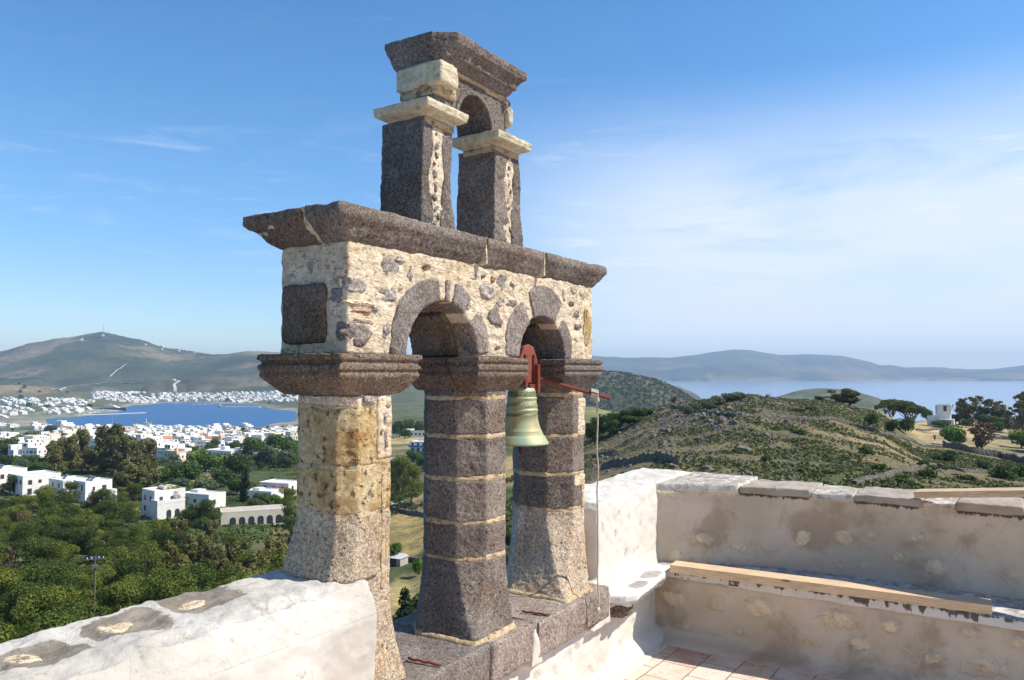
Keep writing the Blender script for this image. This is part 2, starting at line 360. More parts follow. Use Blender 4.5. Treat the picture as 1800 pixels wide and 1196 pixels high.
def bronze():
    m, g = material('bell_bronze'); v = g.coord(); z = g.n('ShaderNodeSeparateXYZ', None, Vector=v).outputs[2]
    p = g.noise(g.mapv(v, scale=(1,1,.25)), 10, 6, .65)
    c = g.ramp(p, [(.30,(.26,.17,.055)),(.43,(.44,.38,.18)),(.56,(.36,.42,.25)),(.72,(.24,.38,.29))])
    st = g.sstep(g.noise(g.mapv(v, scale=(1,1,.12), loc=(1,2,3)), 22, 5, .7), .50, .66)
    c = g.mix(g.m('MULTIPLY', st, .5), c, (.33,.22,.10))
    band = g.attr('mask')                                  # ornament friezes
    orn = g.sstep(g.vor(g.mapv(v, scale=(1,1,1.3)), 95, 'DISTANCE_TO_EDGE'), .05, .22)
    c = g.mix(g.m('MULTIPLY', band, g.m('SUBTRACT', 1.0, orn)), c, (.045,.055,.03))
    c = g.mix(g.m('MULTIPLY', band, .35), c, (.16,.16,.06))
    h = g.m('ADD', g.m('MULTIPLY', p, .3), g.m('MULTIPLY', g.m('MULTIPLY', orn, band), 1.5))
    g.out(c, .55, g.bump(h, .5, .004), .4, Metallic=.15)
bronze()
# ================================================================ terrace frame: x runs along the belfry wall, y through it, z up, eye at 0
RZ = R(90)-math.atan(899/FPX)
BT = empty('bell_tower', (0,0,0), RZ, 'weathered bell gable of dark basalt and rubble with two arches below and one above', 'bell tower')
FZ = -1.65                                     # terrace floor
def rect(a, z):                                # a = u0,u1,v0,v1
    return [(a[0],a[2],z),(a[1],a[2],z),(a[1],a[3],z),(a[0],a[3],z)]
def octa(u0, u1, v0, v1, cut, z):
    c_ = max(cut, .001)
    return [(u0+c_,v0,z),(u1-c_,v0,z),(u1,v0+c_,z),(u1,v1-c_,z),(u1-c_,v1,z),(u0+c_,v1,z),(u0,v1-c_,z),(u0,v0+c_,z)]
SLAB = -1.14
def octa4(u0, u1, v0, v1, c, z):       # c = cuts at front-left, front-right, back-right, back-left
    c = [max(q, .001) for q in c]
    return [(u0+c[0],v0,z),(u1-c[1],v0,z),(u1,v0+c[1],z),(u1,v1-c[2],z),(u1-c[2],v1,z),(u0+c[3],v1,z),(u0,v1-c[3],z),(u0,v0+c[0],z)]
def column_rings(u0, u1, v0, v1, cut, zb, zt, fl=(.09,-.04,.07,-.02), fh=.36, zs=None, grow=0.0):
    out = []
    for z in zs:
        t = max(0, 1-(z-zb)/fh)**2.0; cf = cut*min(1, max(0, (z-zb-.02)/(fh*.8)))**.7
        out.append(octa4(u0-fl[0]*t-grow, u1+fl[1]*t+grow, v0-fl[2]*t-grow, v1+fl[3]*t+grow, (cf, cut, cut, cut), z))
    return out
def drums(parent, spec, joints, mats_, seed, jm='mortar', fl=(.09,-.04,.07,-.02), fh=.36):
    u0, u1, v0, v1, cut, zb, zt = spec
    zz = [zb]+joints+[zt]
    for i, zj in enumerate(joints):
        q = Geo(); q.loft(column_rings(u0, u1, v0, v1, cut, zb, zt, fl, fh, zs=[zj-.014, zj-.005, zj+.005, zj+.014], grow=-.001))
        remesh(q, 'mortar_joint', jm, parent, .007, 1, ((.004, 22, 3),), seed=seed+i)
    for i in range(len(zz)-1):
        a = zz[i]+(0 if i == 0 else .0055); b = zz[i+1]-(.0055 if i < len(zz)-2 else 0)
        n_ = max(4, int((b-a)/.02)); g = Geo()
        g.loft(column_rings(u0, u1, v0, v1, cut, zb, zt, fl, fh, zs=[a+(b-a)*k/n_ for k in range(n_+1)]))
        remesh(g, 'drum', mats_[i], parent, .0075, 2, ((.0045, 14, 3), (.0022, 60, 2)), seed=seed+i+1, chip=.005)
def UV(px, py, v):                             # a pixel of the photograph -> u, z on the plane y=v
    x = (px-900)/FPX; yu = (598-py)/FPX; y = math.cos(PITCH)-yu*math.sin(PITCH); z = math.sin(PITCH)+yu*math.cos(PITCH)
    a = math.atan(899/FPX); ru = x*math.sin(a)+y*math.cos(a); rv = -x*math.cos(a)+y*math.sin(a)
    return ru*v/rv, z*v/rv
def UE(px, py, u):                             # -> v, z on the plane x=u
    x = (px-900)/FPX; yu = (598-py)/FPX; y = math.cos(PITCH)-yu*math.sin(PITCH); z = math.sin(PITCH)+yu*math.cos(PITCH)
    a = math.atan(899/FPX); ru = x*math.sin(a)+y*math.cos(a); rv = -x*math.cos(a)+y*math.sin(a)
    return rv*u/ru, z*u/ru
def blob(name, c, half, mat_, parent, seed, power=3.2, rough=.16, rot=0.0, sub=4, label=None):
    bm = bmesh.new(); bmesh.ops.create_icosphere(bm, subdivisions=sub, radius=1); P = np.array([v.co[:] for v in bm.verts]); Fs = [[v.index for v in f.verts] for f in bm.faces]; bm.free()
    k = (np.abs(P)**power).sum(1)**(1/power); P = P/k[:, None]
    rr_ = np.random.default_rng(seed)
    if rough > .2:
        for q_ in range(8):
            nn_ = rr_.normal(size=3)*np.array([1,.25,1]); nn_ /= np.linalg.norm(nn_); P = P-np.clip(P@nn_-rr_.uniform(.62,.9), 0, 9)[:, None]*nn_
    P = P*(1+rough*fbm(P*1.6+seed*7.7, 3, seed))[:, None]
    c_, s_ = math.cos(rot), math.sin(rot); X, Z_ = P[:,0]*half[0], P[:,2]*half[2]
    P = np.stack([X*c_-Z_*s_, P[:,1]*half[1], X*s_+Z_*c_], 1)
    mn = min(half); P = P + .06*mn*vnoise(P/mn*4+seed, seed)[:, None]
    o = mesh(name, P+np.array(c), Fs, mat_, parent, True)
    if label: o['label'] = label
    return o
# --- left column: granite foot, two tufa drums
c1 = empty('column', parent_loc := (0,0,0)); c1.parent = BT; c1['label'] = 'yellow pitted stone shaft on a speckled granite foot'
Z = lambda py, v=2.0, px=800: v*((math.sin(PITCH)+(598-py)/FPX*math.cos(PITCH)) / (((px-900)/FPX)*V_[0]+(math.cos(PITCH)-(598-py)/FPX*math.sin(PITCH))*V_[1]))
V_ = (-math.cos(math.atan(899/FPX)), math.sin(math.atan(899/FPX)))
drums(c1, (1.994, 2.275, 2.0, 2.31, .055, SLAB, -.085), [Z(908,2,627), Z(823,2,627), Z(715,2,627)], ['granite_ochre','tufa','tufa','pale_rubble'], 3, 'mortar_tan', (.03,.04,.05,.02), .34)
g = Geo(); zb = -.745
g.loft([octa4(1.995-.05*t**1.8, 2.16, 2.005-.02*t, 2.31+.03*t**1.6, (.055,.02,.055,.055), zb+.27*(1-t)) for t in [1-i/16 for i in range(17)]])
remesh(g, 'column_foot', 'granite_ochre', c1, .0085, 1, ((.005, 14, 3), (.002, 60, 2)), seed=9, chip=.004)
g = Geo(); g.box(2.172, 2.192, 1.997, 2.02, -.80, -.33); remesh(g, 'mortar_joint', 'mortar_tan', c1, .006, 1, ((.004, 20, 3),), seed=12)
# --- middle and right columns
c2 = empty('column'); c2.parent = BT; c2['label'] = 'middle shaft of five dark basalt drums'
drums(c2, (2.753, 3.10, 2.0, 2.362, .098, SLAB, -.075), [Z(982,2,856), Z(918,2,856), Z(842,2,856), Z(767,2,856), Z(700,2,856)], ['basalt']*6, 21, 'mortar_tan')
c3 = empty('column'); c3.parent = BT; c3['label'] = 'right shaft, dark drums over a pale granite foot'
drums(c3, (3.541, 3.87, 2.0, 2.385, .105, SLAB, -.075), [Z(898,2,1000), Z(835,2,1000), Z(768,2,1000), Z(695,2,1000)], ['granite','basalt','basalt','basalt','basalt'], 41, 'mortar_tan', (.135,-.10,.085,-.03), .42)
g = Geo(); g.box(3.65, 3.768, 1.995, 2.03, Z(858,2,1000), Z(838,2,1000)); g.box(3.735, 3.768, 1.995, 2.04, Z(895,2,1010), Z(835,2,1010))
remesh(g, 'pale_stone', 'mortar', c3, .007, 2, ((.008, 16, 3),), seed=50)
g = Geo(); g.box(3.690, 3.768, 1.995, 2.04, Z(768,2,1010), Z(700,2,1010)); remesh(g, 'pale_stone', 'mortar', c3, .007, 2, ((.008, 16, 3),), seed=51)
for (a, b, v0_, c_) in ((2.66, 3.065, 1.928, 2.35), (3.404, 3.775, 1.912, 2.36)):        # bedding mortar round the feet
    g = Geo(); g.loft([octa4(a-.014, b+.006, v0_-.014, c_, (.01,.10,.09,.11), SLAB-.02), octa4(a-.003, b-.002, v0_-.005, c_-.01, (.01,.10,.09,.11), SLAB+.014)])
    remesh(g, 'bedding_mortar', 'mortar_tan', c2 if a < 3 else c3, .009, 1, ((.008, 14, 3),), seed=60)
# --- capitals
CAPP = [(.062, 1.0), (.040, 1.02), (.034, .66), (.029, .66), (.024, .98), (.006, 1.0), (.000, .60), (-.005, .60), (-.009, .92), (-.020, .90), (-.040, .66), (-.062, .36), (-.080, .10), (-.086, 0)]
def capital(inner, outer, mat_, seed, label):
    g = Geo(); rings = []
    for z, k in reversed(CAPP):
        a = [inner[i]+(outer[i]-inner[i])*k for i in range(4)]; rings.append(rect(a, z))
    g.loft(rings)
    o = remesh(g, 'capital', mat_, BT, .0055, 1, ((.0035, 16, 3), (.0018, 70, 2)), seed=seed, chip=.004); o['label'] = label; return o
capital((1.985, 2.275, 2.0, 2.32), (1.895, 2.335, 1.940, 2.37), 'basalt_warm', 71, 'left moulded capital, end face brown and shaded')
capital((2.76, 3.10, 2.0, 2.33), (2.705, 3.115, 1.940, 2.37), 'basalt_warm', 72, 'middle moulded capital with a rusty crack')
capital((3.52, 3.84, 2.0, 2.33), (3.455, 3.885, 1.940, 2.37), 'basalt', 73, 'right moulded capital')
g = Geo(); g.tube([(2.70,2.12,.062),(2.70,2.11,.02),(2.712,2.09,-.03),(2.74,2.085,-.075)], [.006,.005,.003,.002], 6)
g.build('crack', 'dark_iron', BT)
u_a, z_a = UV(663, 700, 2.0); u_b, z_b = UV(686, 803, 2.0); g = Geo(); g.box(u_a, u_b+.004, 1.993, 2.03, z_b, z_a)
remesh(g, 'mortar_seam', 'mortar', c1, .006, 2, ((.008, 16, 3),), seed=75)
for i, (px, py, w_, h_) in enumerate(((653,702,28,12),(674,735,9,22),(676,775,8,26),(668,760,6,12),(680,712,10,9))):
    u, z = UV(px, py, 2.0); blob('rubble_stone', (u, 2.004, z), (w_/2*.00305, .016, h_/2*.0029), 'grey_rubble', c1, 76+i, 2.7, .4)
# --- the rubble wall with its two arches
A1 = (2.537, .237, .057); A2 = (3.330, .222, .055)          # centre, radius, springing height
WB, WT = .062, .468
def arc(c_, r_, z0, n=20): return [(c_-r_*math.cos(math.pi*i/n), z0+r_*math.sin(math.pi*i/n)) for i in range(n+1)]
poly = [(1.990, WB)]+[(A1[0]-A1[1], WB)]+arc(*A1)[1:-1]+[(A1[0]+A1[1], WB), (A2[0]-A2[1], WB)]+arc(*A2)[1:-1]+[(A2[0]+A2[1], WB), (3.868, WB), (3.868, WT), (1.990, WT)]
g = Geo(); g.prism(poly, 2.0, 2.35)
def wallfn(P, Nn):
    d_ = .009*np.maximum(0, fbm(P*np.array([7,7,13])+3, 4, 5))+.0055*fbm(P*26, 4, 8)
    inside = (np.hypot(P[:,0]-A1[0], P[:,2]-A1[2]) < A1[1]+.02) | (np.hypot(P[:,0]-A2[0], P[:,2]-A2[2]) < A2[1]+.02)
    return np.where(inside, d_*.3, d_)
wall = remesh(g, 'wall', 'mortar', BT, .0075, 1, ((.004, 9, 3),), fn=wallfn, seed=5)
def sector(name, A, r0, r1, a0, a1, v0, v1, mat_, seed, dr=0.0):
    n_ = max(4, int(abs(a1-a0)/7)); c_, r_, z0 = A; ra = r_+r0
    pin = [(c_-ra*math.cos(R(a0+(a1-a0)*i/n_)), z0+ra*math.sin(R(a0+(a1-a0)*i/n_))) for i in range(n_+1)]
    pout = [(c_-(r_+r1+dr*math.sin(math.pi*i/n_))*math.cos(R(a0+(a1-a0)*i/n_)), z0+(r_+r1+dr*math.sin(math.pi*i/n_))*math.sin(R(a0+(a1-a0)*i/n_))) for i in range(n_+1)]
    g = Geo(); g.prism(pin+pout[::-1], v0, v1)
    return remesh(g, name, mat_, BT, .007, 2, ((.005, 13, 3), (.002, 60, 2)), seed=seed, chip=.003)
F0 = 1.991
sector('voussoir', A1, -.004, .085, 0, 84, F0, 2.2, 'basalt_light', 81, .02)
sector('voussoir', A1, -.004, .088, 92, 98, F0, 2.2, 'basalt_light', 82)
sector('voussoir', A1, -.004, .082, 104, 127, F0, 2.2, 'basalt_light', 83, .01)
sector('voussoir', A1, -.004, .085, 140, 176, F0, 2.2, 'basalt_light', 84, .01)
sector('voussoir', A2, -.004, .115, 3, 56, F0, 2.2, 'basalt_light', 85, .02)
sector('voussoir', A2, -.004, .135, 68, 122, F0, 2.2, 'basalt_light', 86, .02)
sector('voussoir', A2, -.004, .070, 134, 178, F0, 2.2, 'basalt_light', 87, .02)
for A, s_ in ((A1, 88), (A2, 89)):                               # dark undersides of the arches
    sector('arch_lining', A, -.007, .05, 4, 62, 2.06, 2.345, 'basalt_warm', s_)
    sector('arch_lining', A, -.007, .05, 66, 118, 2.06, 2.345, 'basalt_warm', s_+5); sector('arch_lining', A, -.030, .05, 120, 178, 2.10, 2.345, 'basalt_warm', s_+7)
FR = [ # px, py, w, h, material, rot   (stones showing in the front face)
 (682,470,40,32,'grey_rubble',.2),(702,456,16,12,'grey_rubble',0),(681,518,32,30,'grey_rubble',0),(629,502,40,26,'grey_rubble',0),(633,587,42,34,'basalt_light',0),
 (678,585,13,30,'grey_rubble',0),(750,469,14,10,'red_rubble',.4),(723,478,10,30,'grey_rubble',-.3),(630,533,46,9,'pale_rubble',0),(636,549,40,7,'red_rubble',0),(640,565,46,8,'pale_rubble',0),
 (833,488,20,12,'grey_rubble',0),(855,513,25,26,'grey_rubble',0),(881,495,16,28,'grey_rubble',0),(899,502,11,18,'grey_rubble',0),(880,529,13,18,'grey_rubble',0),(901,532,20,15,'grey_rubble',0),
 (869,556,22,40,'basalt_light',.05),(866,492,8,10,'red_rubble',0),(827,535,16,14,'pale_rubble',.6),(874,611,10,8,'red_rubble',0),(1013,553,10,14,'grey_rubble',0),(1015,575,12,12,'grey_rubble',0),
 (1008,510,12,14,'pale_rubble',0),(1028,520,20,26,'pale_rubble',0),(991,516,10,24,'pale_rubble',0),(1031,575,16,76,'tufa',0),(850,485,8,10,'grey_rubble',0),(660,545,12,8,'grey_rubble',0),
 (835,466,14,8,'pale_rubble',.3),(1004,535,8,10,'red_rubble',0),(1012,597,9,10,'pale_rubble',0),(705,505,10,9,'pale_rubble',0),(890,470,12,8,'pale_rubble',0),(842,556,9,16,'pale_rubble',.4)]
for i, (px, py, w_, h_, mt, ro) in enumerate(FR):
    u, z = UV(px, py, 2.0); u2, _ = UV(px+w_/2, py, 2.0); _, z2 = UV(px, py-h_/2, 2.0)
    blob('rubble_stone', (u, 2.0145, z), (max(.010, (u2-u)*1.22), .022, max(.007, (z2-z)*1.2)), mt, BT, 100+i, 2.7, .42, ro)
ER = [(537,552,74,104,'basalt_warm'),(592,520,26,30,'grey_rubble'),(601,580,22,40,'grey_rubble'),(546,467,14,18,'grey_rubble'),(575,470,12,10,'pale_rubble'),(515,470,16,14,'pale_rubble'),(588,550,12,14,'pale_rubble'),(596,480,24,20,'pale_rubble')]
for i, (px, py, w_, h_, mt) in enumerate(ER):
    v, z = UE(px, py, 1.99); v2, _ = UE(px-w_/2, py, 1.99); _, z2 = UE(px, py-h_/2, 1.99)
    blob('rubble_stone', (2.010 if i else 1.999, v, z), (.026, abs(v2-v), z2-z), mt, BT, 160+i, 14.0 if i == 0 else 3.5, .07 if i == 0 else .16)
# --- main cornice in blocks with mortar seams
CIN = (1.985, 3.872, 2.0, 2.352); COUT = (1.893, 3.95, 1.945, 2.46)
CPR = [(.462, .0), (.468, .10), (.482, .30), (.492, .34), (.496, .46), (.512, .60), (.530, .80), (.545, .97), (.550, 1.0), (.585, 1.0)]
def cornice_block(clip, seed, mat_='basalt', ins=0.0, name='cornice_block'):
    g = Geo(); rings = []
    for z, k in CPR:
        a = [CIN[i]+(COUT[i]-CIN[i])*k for i in range(4)]; a = [a[0]+ins, a[1]-ins, a[2]+ins, a[3]-ins]
        a = [max(a[0], clip[0]), min(a[1], clip[1]), max(a[2], clip[2]), min(a[3], clip[3])]; rings.append(rect(a, z-(ins*.6 if z > .5 else 0)))
    g.loft(rings); return remesh(g, name, mat_, BT, .0075, 2, ((.005, 9, 3), (.0025, 50, 2)), seed=seed, chip=.007)
cornice_block((0,9,0,9), 200, 'mortar', .018, 'cornice_mortar')
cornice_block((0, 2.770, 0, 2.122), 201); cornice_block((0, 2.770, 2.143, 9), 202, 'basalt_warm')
cornice_block((2.786, 3.272, 0, 9), 203); cornice_block((3.288, 9, 0, 9), 204)
for (a, b, v_) in ((2.7775, .014, 1.952), (3.28, .012, 1.955)):
    g = Geo(); g.prism([(a-b*.6, .465), (a+b*.9, .465), (a+b*.5, .588), (a-b*.2, .588)], v_-.002, 2.1); remesh(g, 'mortar_joint', 'mortar', BT, .006, 1, ((.007, 16, 3),), seed=210)
g = Geo(); g.loft([[(1.99,2.075,.462),(2.05,2.075,.462),(2.05,2.115,.462),(1.99,2.115,.462)], [(1.925,2.105,.53),(2.05,2.105,.53),(2.05,2.135,.53),(1.925,2.135,.53)], [(1.895,2.12,.587),(2.05,2.12,.587),(2.05,2.145,.587),(1.895,2.145,.587)]])
remesh(g, 'mortar_joint', 'mortar_tan', BT, .006, 1, ((.006, 16, 3),), seed=211)
# --- two upper piers, each two dark stones with a rubble seam between
def pier(u0, u1, v0, v1, seam0, seam1, swell, seed):
    p = empty('pier'); p.parent = BT; zb, zt = .57, 1.045
    def ring(a, b, z, k): return [(a, v0, z), (b, v0, z), (b, v1, z), (a, v1, z)]
    zs = [zb+(zt-zb)*i/24 for i in range(25)]
    def right(z): t = (z-zb)/(zt-zb); return u1+swell*max(0, 1-t*2.2)**1.5+.012*math.sin(t*math.pi*1.0)*(-1 if seed == 220 else 1)
    g = Geo(); g.loft([ring(u0-.012*(1-(z-zb)/(zt-zb)), seam0+.012*math.sin(z*21+seed), z, 0) for z in zs]); remesh(g, 'pier_stone', 'basalt', p, .0075, 3, ((.006, 8, 3), (.0025, 50, 2)), seed=seed, chip=.006)
    g = Geo(); g.loft([ring(seam1+.010*math.sin(z*17+seed), right(z), z, 0) for z in zs]); remesh(g, 'pier_stone', 'basalt', p, .0075, 3, ((.006, 8, 3), (.0025, 50, 2)), seed=seed+1, chip=.006)
    g = Geo(); g.box(seam0-.02, seam1+.02, v0+.004, v1-.01, zb, zt); remesh(g, 'mortar_joint', 'mortar', p, .0075, 2, ((.008, 14, 3),), seed=seed+2)
    sm = (seam0+seam1)/2
    z = .60
    while z < 1.01:
        hh = random.uniform(.008, .024); blob('rubble_stone', (sm+random.uniform(-.018,.018), v0+.009, z+hh), (random.uniform(.007,.022), .012, hh), random.choice(['grey_rubble','grey_rubble','pale_rubble','basalt_light','red_rubble']), p, seed+int(z*100), 2.6, .4, random.uniform(-.7,.7), 3); z += 2*hh+random.uniform(.002, .026)
    return p
p1 = pier(2.440, 2.640, 2.03, 2.26, 2.500, 2.565, .035, 220); p1['label'] = 'left upper pier'
p2 = pier(2.960, 3.170, 2.03, 2.25, 3.055, 3.10, .045, 250); p2['label'] = 'right upper pier'
def impost(a, seed, label):
    g = Geo(); I_ = [a[0]+.045, a[1]-.045, a[2]+.045, a[3]-.045]; rings = []
    for z, k in [(1.046,0),(1.053,.10),(1.058,.45),(1.064,.72),(1.067,.72),(1.069,.90),(1.079,.93),(1.081,.86),(1.085,.86),(1.087,1),(1.104,1)]:
        rings.append(rect([I_[i]+(a[i]-I_[i])*k for i in range(4)], z))
    g.loft(rings); o = remesh(g, 'impost', 'cream_stone', BT, .0048, 1, ((.002, 12, 3),), seed=seed, chip=.002); o['label'] = label
    g = Geo(); g.box(I_[0]+.0, I_[1]-.0, I_[2]+.0, I_[3]-.0, 1.02, 1.05); remesh(g, 'mortar_bed', 'mortar_tan', BT, .007, 2, ((.008, 18, 3),), seed=seed+5)
impost((2.400, 2.680, 1.975, 2.275), 270, 'left cream moulded impost slab'); impost((2.905, 3.200, 1.975, 2.26), 271, 'right cream moulded impost slab')
# --- arch stone, cream block, top cornice
UA = (2.812, .128, 1.112)
pl = [(2.525, 1.100), (UA[0]-UA[1], 1.100)]+arc(*UA)[1:-1]+[(UA[0]+UA[1], 1.100), (3.075, 1.100), (3.065, 1.345), (2.56, 1.345), (2.53, 1.25)]
g = Geo(); g.prism(pl, 2.045, 2.235); remesh(g, 'arch_stone', 'basalt', BT, .0075, 2, ((.006, 8, 3), (.0025, 50, 2)), seed=280, chip=.005)
g = Geo(); c_, r_, z0 = UA; n_ = 18
g.prism([(c_-(r_-.004)*math.cos(math.pi*i/n_), z0+(r_-.004)*math.sin(math.pi*i/n_)) for i in range(n_+1)]+[(c_-(r_+.018)*math.cos(math.pi*i/n_), z0+(r_+.018)*math.sin(math.pi*i/n_)) for i in range(n_, -1, -1)], 2.033, 2.235)
remesh(g, 'arch_moulding', 'basalt', BT, .0055, 1, ((.002, 40, 2),), seed=281)
g = Geo(); g.box(2.505, 2.63, 1.992, 2.24, 1.20, 1.298); remesh(g, 'cream_block', 'cream_stone', BT, .0075, 3, ((.008, 9, 4),), seed=283, chip=.008)
g = Geo(); g.box(2.525, 2.66, 2.025, 2.235, 1.165, 1.31); g.box(2.9, 3.07, 2.036, 2.235, 1.28, 1.31); g.box(2.62, 3.05, 2.032, 2.2, 1.290, 1.315); remesh(g, 'mortar_bed', 'mortar_tan', BT, .0075, 3, ((.008, 14, 3),), seed=284)
TIN = (2.530, 3.050, 2.025, 2.262); TOUT = (2.500, 3.125, 1.955, 2.30)
g = Geo(); rings = []
for z, k in [(1.300,0),(1.308,.12),(1.330,.30),(1.336,.46),(1.348,.50),(1.352,.40),(1.356,.52),(1.376,.80),(1.386,.97),(1.389,.84),(1.393,.84),(1.397,1),(1.425,1)]:
    a = [TIN[i]+(TOUT[i]-TIN[i])*k for i in range(4)]; q = .085*(.3+.7*k)
    rings.append([(a[0]+q*.85, a[2], z), (a[1], a[2], z), (a[1], a[3], z), (a[0], a[3], z), (a[0], a[2]+q, z)])
g.loft(rings); remesh(g, 'top_cornice', 'basalt', BT, .006, 1, ((.005, 9, 3), (.0025, 50, 2)), seed=285, chip=.006)
blob('rubble_stone', (2.562, 2.035, 1.345), (.03, .045, .026), 'basalt', BT, 286, 2.6, .15)
blob('pale_stone', (3.082, 2.07, 1.215), (.022, .05, .05), 'cream_stone', BT, 287, 3.5, .15)
blob('rubble_stone', (3.078, 2.07, 1.278), (.018, .04, .022), 'basalt', BT, 288, 2.6, .2)
blob('rubble_stone', (3.05, 2.05, 1.262), (.014, .03, .016), 'grey_rubble', BT, 289, 2.6, .2)
# --- sill slabs the columns stand on
for k, (a, b) in enumerate(((2.05, 2.712), (2.716, 3.075), (3.080, 3.80))):
    g = Geo(); g.box(a, b, 1.885-.01*k, 2.44, SLAB-.16, SLAB)
    remesh(g, 'sill_slab', 'basalt_light', BT, .010, 3, ((.009, 6, 3), (.003, 40, 2)), seed=300+k, chip=.006)
g = Geo(); g.box(2.05, 3.80, 1.93, 2.42, SLAB-.15, SLAB-.012); remesh(g, 'mortar_bed', 'mortar_tan', BT, .012, 1, ((.006, 16, 3),), seed=305)
# ================================================================ terrace: walls, bench, floor, timber
def lumps(P, Nn, spots, axis):
    """spots = (a, z, ra, rz, height, mask): raised rough stones showing through the render"""
    D = np.zeros(len(P)); M = np.zeros(len(P)); wob = .55*fbm(P*11, 4, 3)
    A = P[:, 0] if axis == 'v' else P[:, 1]
    for a, z, ra, rz, h, mk in spots:
        r_ = np.sqrt(((A-a)/ra)**2+((P[:, 2]-z)/rz)**2)*(1+wob)
        t = np.clip(1.25-r_, 0, 1); D += h*t*t*(3-2*t)*(1+.6*fbm(P*30, 3, 6)); M = np.maximum(M, mk*np.clip(1.35-r_, 0, 1))
    return D, M
# --- foreground parapet (left), its top worn to bare stones with pale discs of mortar
PW = empty('parapet_wall', (0,0,0), RZ, 'thick whitewashed parapet in the left foreground with worn stones showing in its top', 'parapet')
LT = -.735
g = Geo(); n_ = 60
g.prism([(1.945,-1.9),(1.935,-1.2),(1.925,-.86),(1.938,-.80),(1.965,LT-.014),(2.02,LT),(2.34,LT),(2.37,LT-.03),(2.38,-1.9)], -.6, 2.075, 'x')
patches = []
for px, py in ((352,1052),(218,1096),(58,1150),(575,1008)):  # last one paints the belfry's shadow at the column foot as dark stone
    x = (px-900)/FPX; yu = (598-py)/FPX; y = math.cos(PITCH)-yu*math.sin(PITCH); z = math.sin(PITCH)+yu*math.cos(PITCH); a = math.atan(899/FPX)
    t = LT/z; patches.append(((x*math.sin(a)+y*math.cos(a))*t, (-x*math.cos(a)+y*math.sin(a))*t))
def ptop(P, Nn):
    up = np.clip(Nn[:, 2]*1.6-.5, 0, 1)*(P[:, 2] > LT-.10)
    wob = fbm(P*6, 3, 31); M = -.15+.0*P[:, 0]; D = .006*fbm(P*np.array([3,3,3])+9, 3, 33)+.0045*np.clip(fbm(P*7+4, 5, 38)*9, 0, 1)*(.25+.75*up)+.013*up*fbm(P*16, 5, 34)-.010*up*np.abs(fbm(P*10+5, 4, 35))
    for i, (a, b) in enumerate(patches):
        sx_, sy_ = (.098, .078) if i < 3 else (.05, .06)
        da = P[:, 0]-a; db = P[:, 1]-b
        sk_ = .25*math.sin(i*2.1+.6); da = da-sk_*db; q = (np.abs(da/sx_)**3.5+np.abs(db/sy_)**3.5)**(1/3.5)*(1+.6*wob)
        ms = np.clip(1.9-q*1.5, -.3, 1.3)*up; M = np.maximum(M, ms); D -= .012*np.clip(1.3-q, 0, 1)*up
    M = M+up*.45-.9*(1-up)*(P[:,2] < LT-.12)
    # end of the wall towards the camera: big soft lumps
    for a, z, r_, h in ((1.35,-.98,.07,.03),(1.72,-1.0,.08,.028),(1.92,-1.13,.06,.03),(1.55,-1.15,.08,.03),(1.1,-.93,.09,.02),(.9,-1.1,.1,.03)):
        q = np.hypot(P[:,0]-a, (P[:,2]-z)*1.2)/r_; D += h*np.exp(-q*q*1.3)*(1-up); M = np.where((q < 1.0) & (up < .3), .30+.3*(1-q), M)
    return D, M
remesh(g, 'wall', 'limewash_top', PW, .0095, 3, ((.006, 5, 3), (.005, 22, 4)), fn=ptop, seed=331)
wp = getv([o_ for o_ in PW.children][0].data); wp = wp[wp[:,2] > LT-.06]
for i, (a, b) in enumerate(patches[:3]):                      # pale lime discs smeared over the worn stones
    V = []; F = []; nr, na = 7, 48
    for j in range(nr):
        for k in range(na):
            t = 2*math.pi*k/na; rr = 1+.10*math.sin(2*t+i*2)+.07*math.sin(3*t+i)+.05*math.sin(7*t+i*3)+.03*math.sin(13*t+i); q = (j/(nr-1.0))*rr
            x_, y_ = a-.026+.050*q*math.cos(t), b+.004+.034*q*math.sin(t); d2 = (wp[:,0]-x_)**2+(wp[:,1]-y_)**2; ii = np.argsort(d2)[:5]
            V.append((x_, y_, float(wp[ii, 2].mean())+(.0045 if j < nr-1 else -.004)+.001*math.sin(k*3+j*5)))
    for j in range(nr-1):
        for k in range(na): k2 = (k+1) % na; F.append((j*na+k, (j+1)*na+k, (j+1)*na+k2, j*na+k2))
    mesh('mortar_disc', V, F, 'mortar', PW, True)
# --- middle wall under the sill slabs + the right part that closes the corner
RW = empty('parapet_wall', (0,0,0), RZ, 'sunlit whitewashed wall behind and under the bell arches, running to the far corner', 'parapet')
g = Geo(); g.box(1.9, 3.9, 1.922, 2.40, -1.95, SLAB-.115); g.prism([(3.02,SLAB-.2),(3.03,SLAB-.06),(3.045,SLAB-.02),(3.075,SLAB-.07),(3.13,SLAB-.2)], 1.868, 2.0); g.prism([(3.60,SLAB-.2),(3.74,SLAB-.11),(3.80,SLAB-.03),(3.82,SLAB-.2)], 1.868, 2.0); g.box(3.80, 5.3, 1.955, 2.36, -1.95, SLAB)
g.prism([(3.845,-1.3),(3.845,-.765),(3.88,-.722),(4.1,-.712),(4.5,-.706),(4.9,-.70),(5.3,-.70),(5.3,-1.3)], 1.96, 2.33)
g.prism([(1.935,FZ-.05),(1.86,FZ-.05),(1.875,FZ+.012),(1.93,FZ+.07),(2.0,FZ+.10),(2.0,FZ-.05)], 1.9, 4.75, 'x')
spots = []
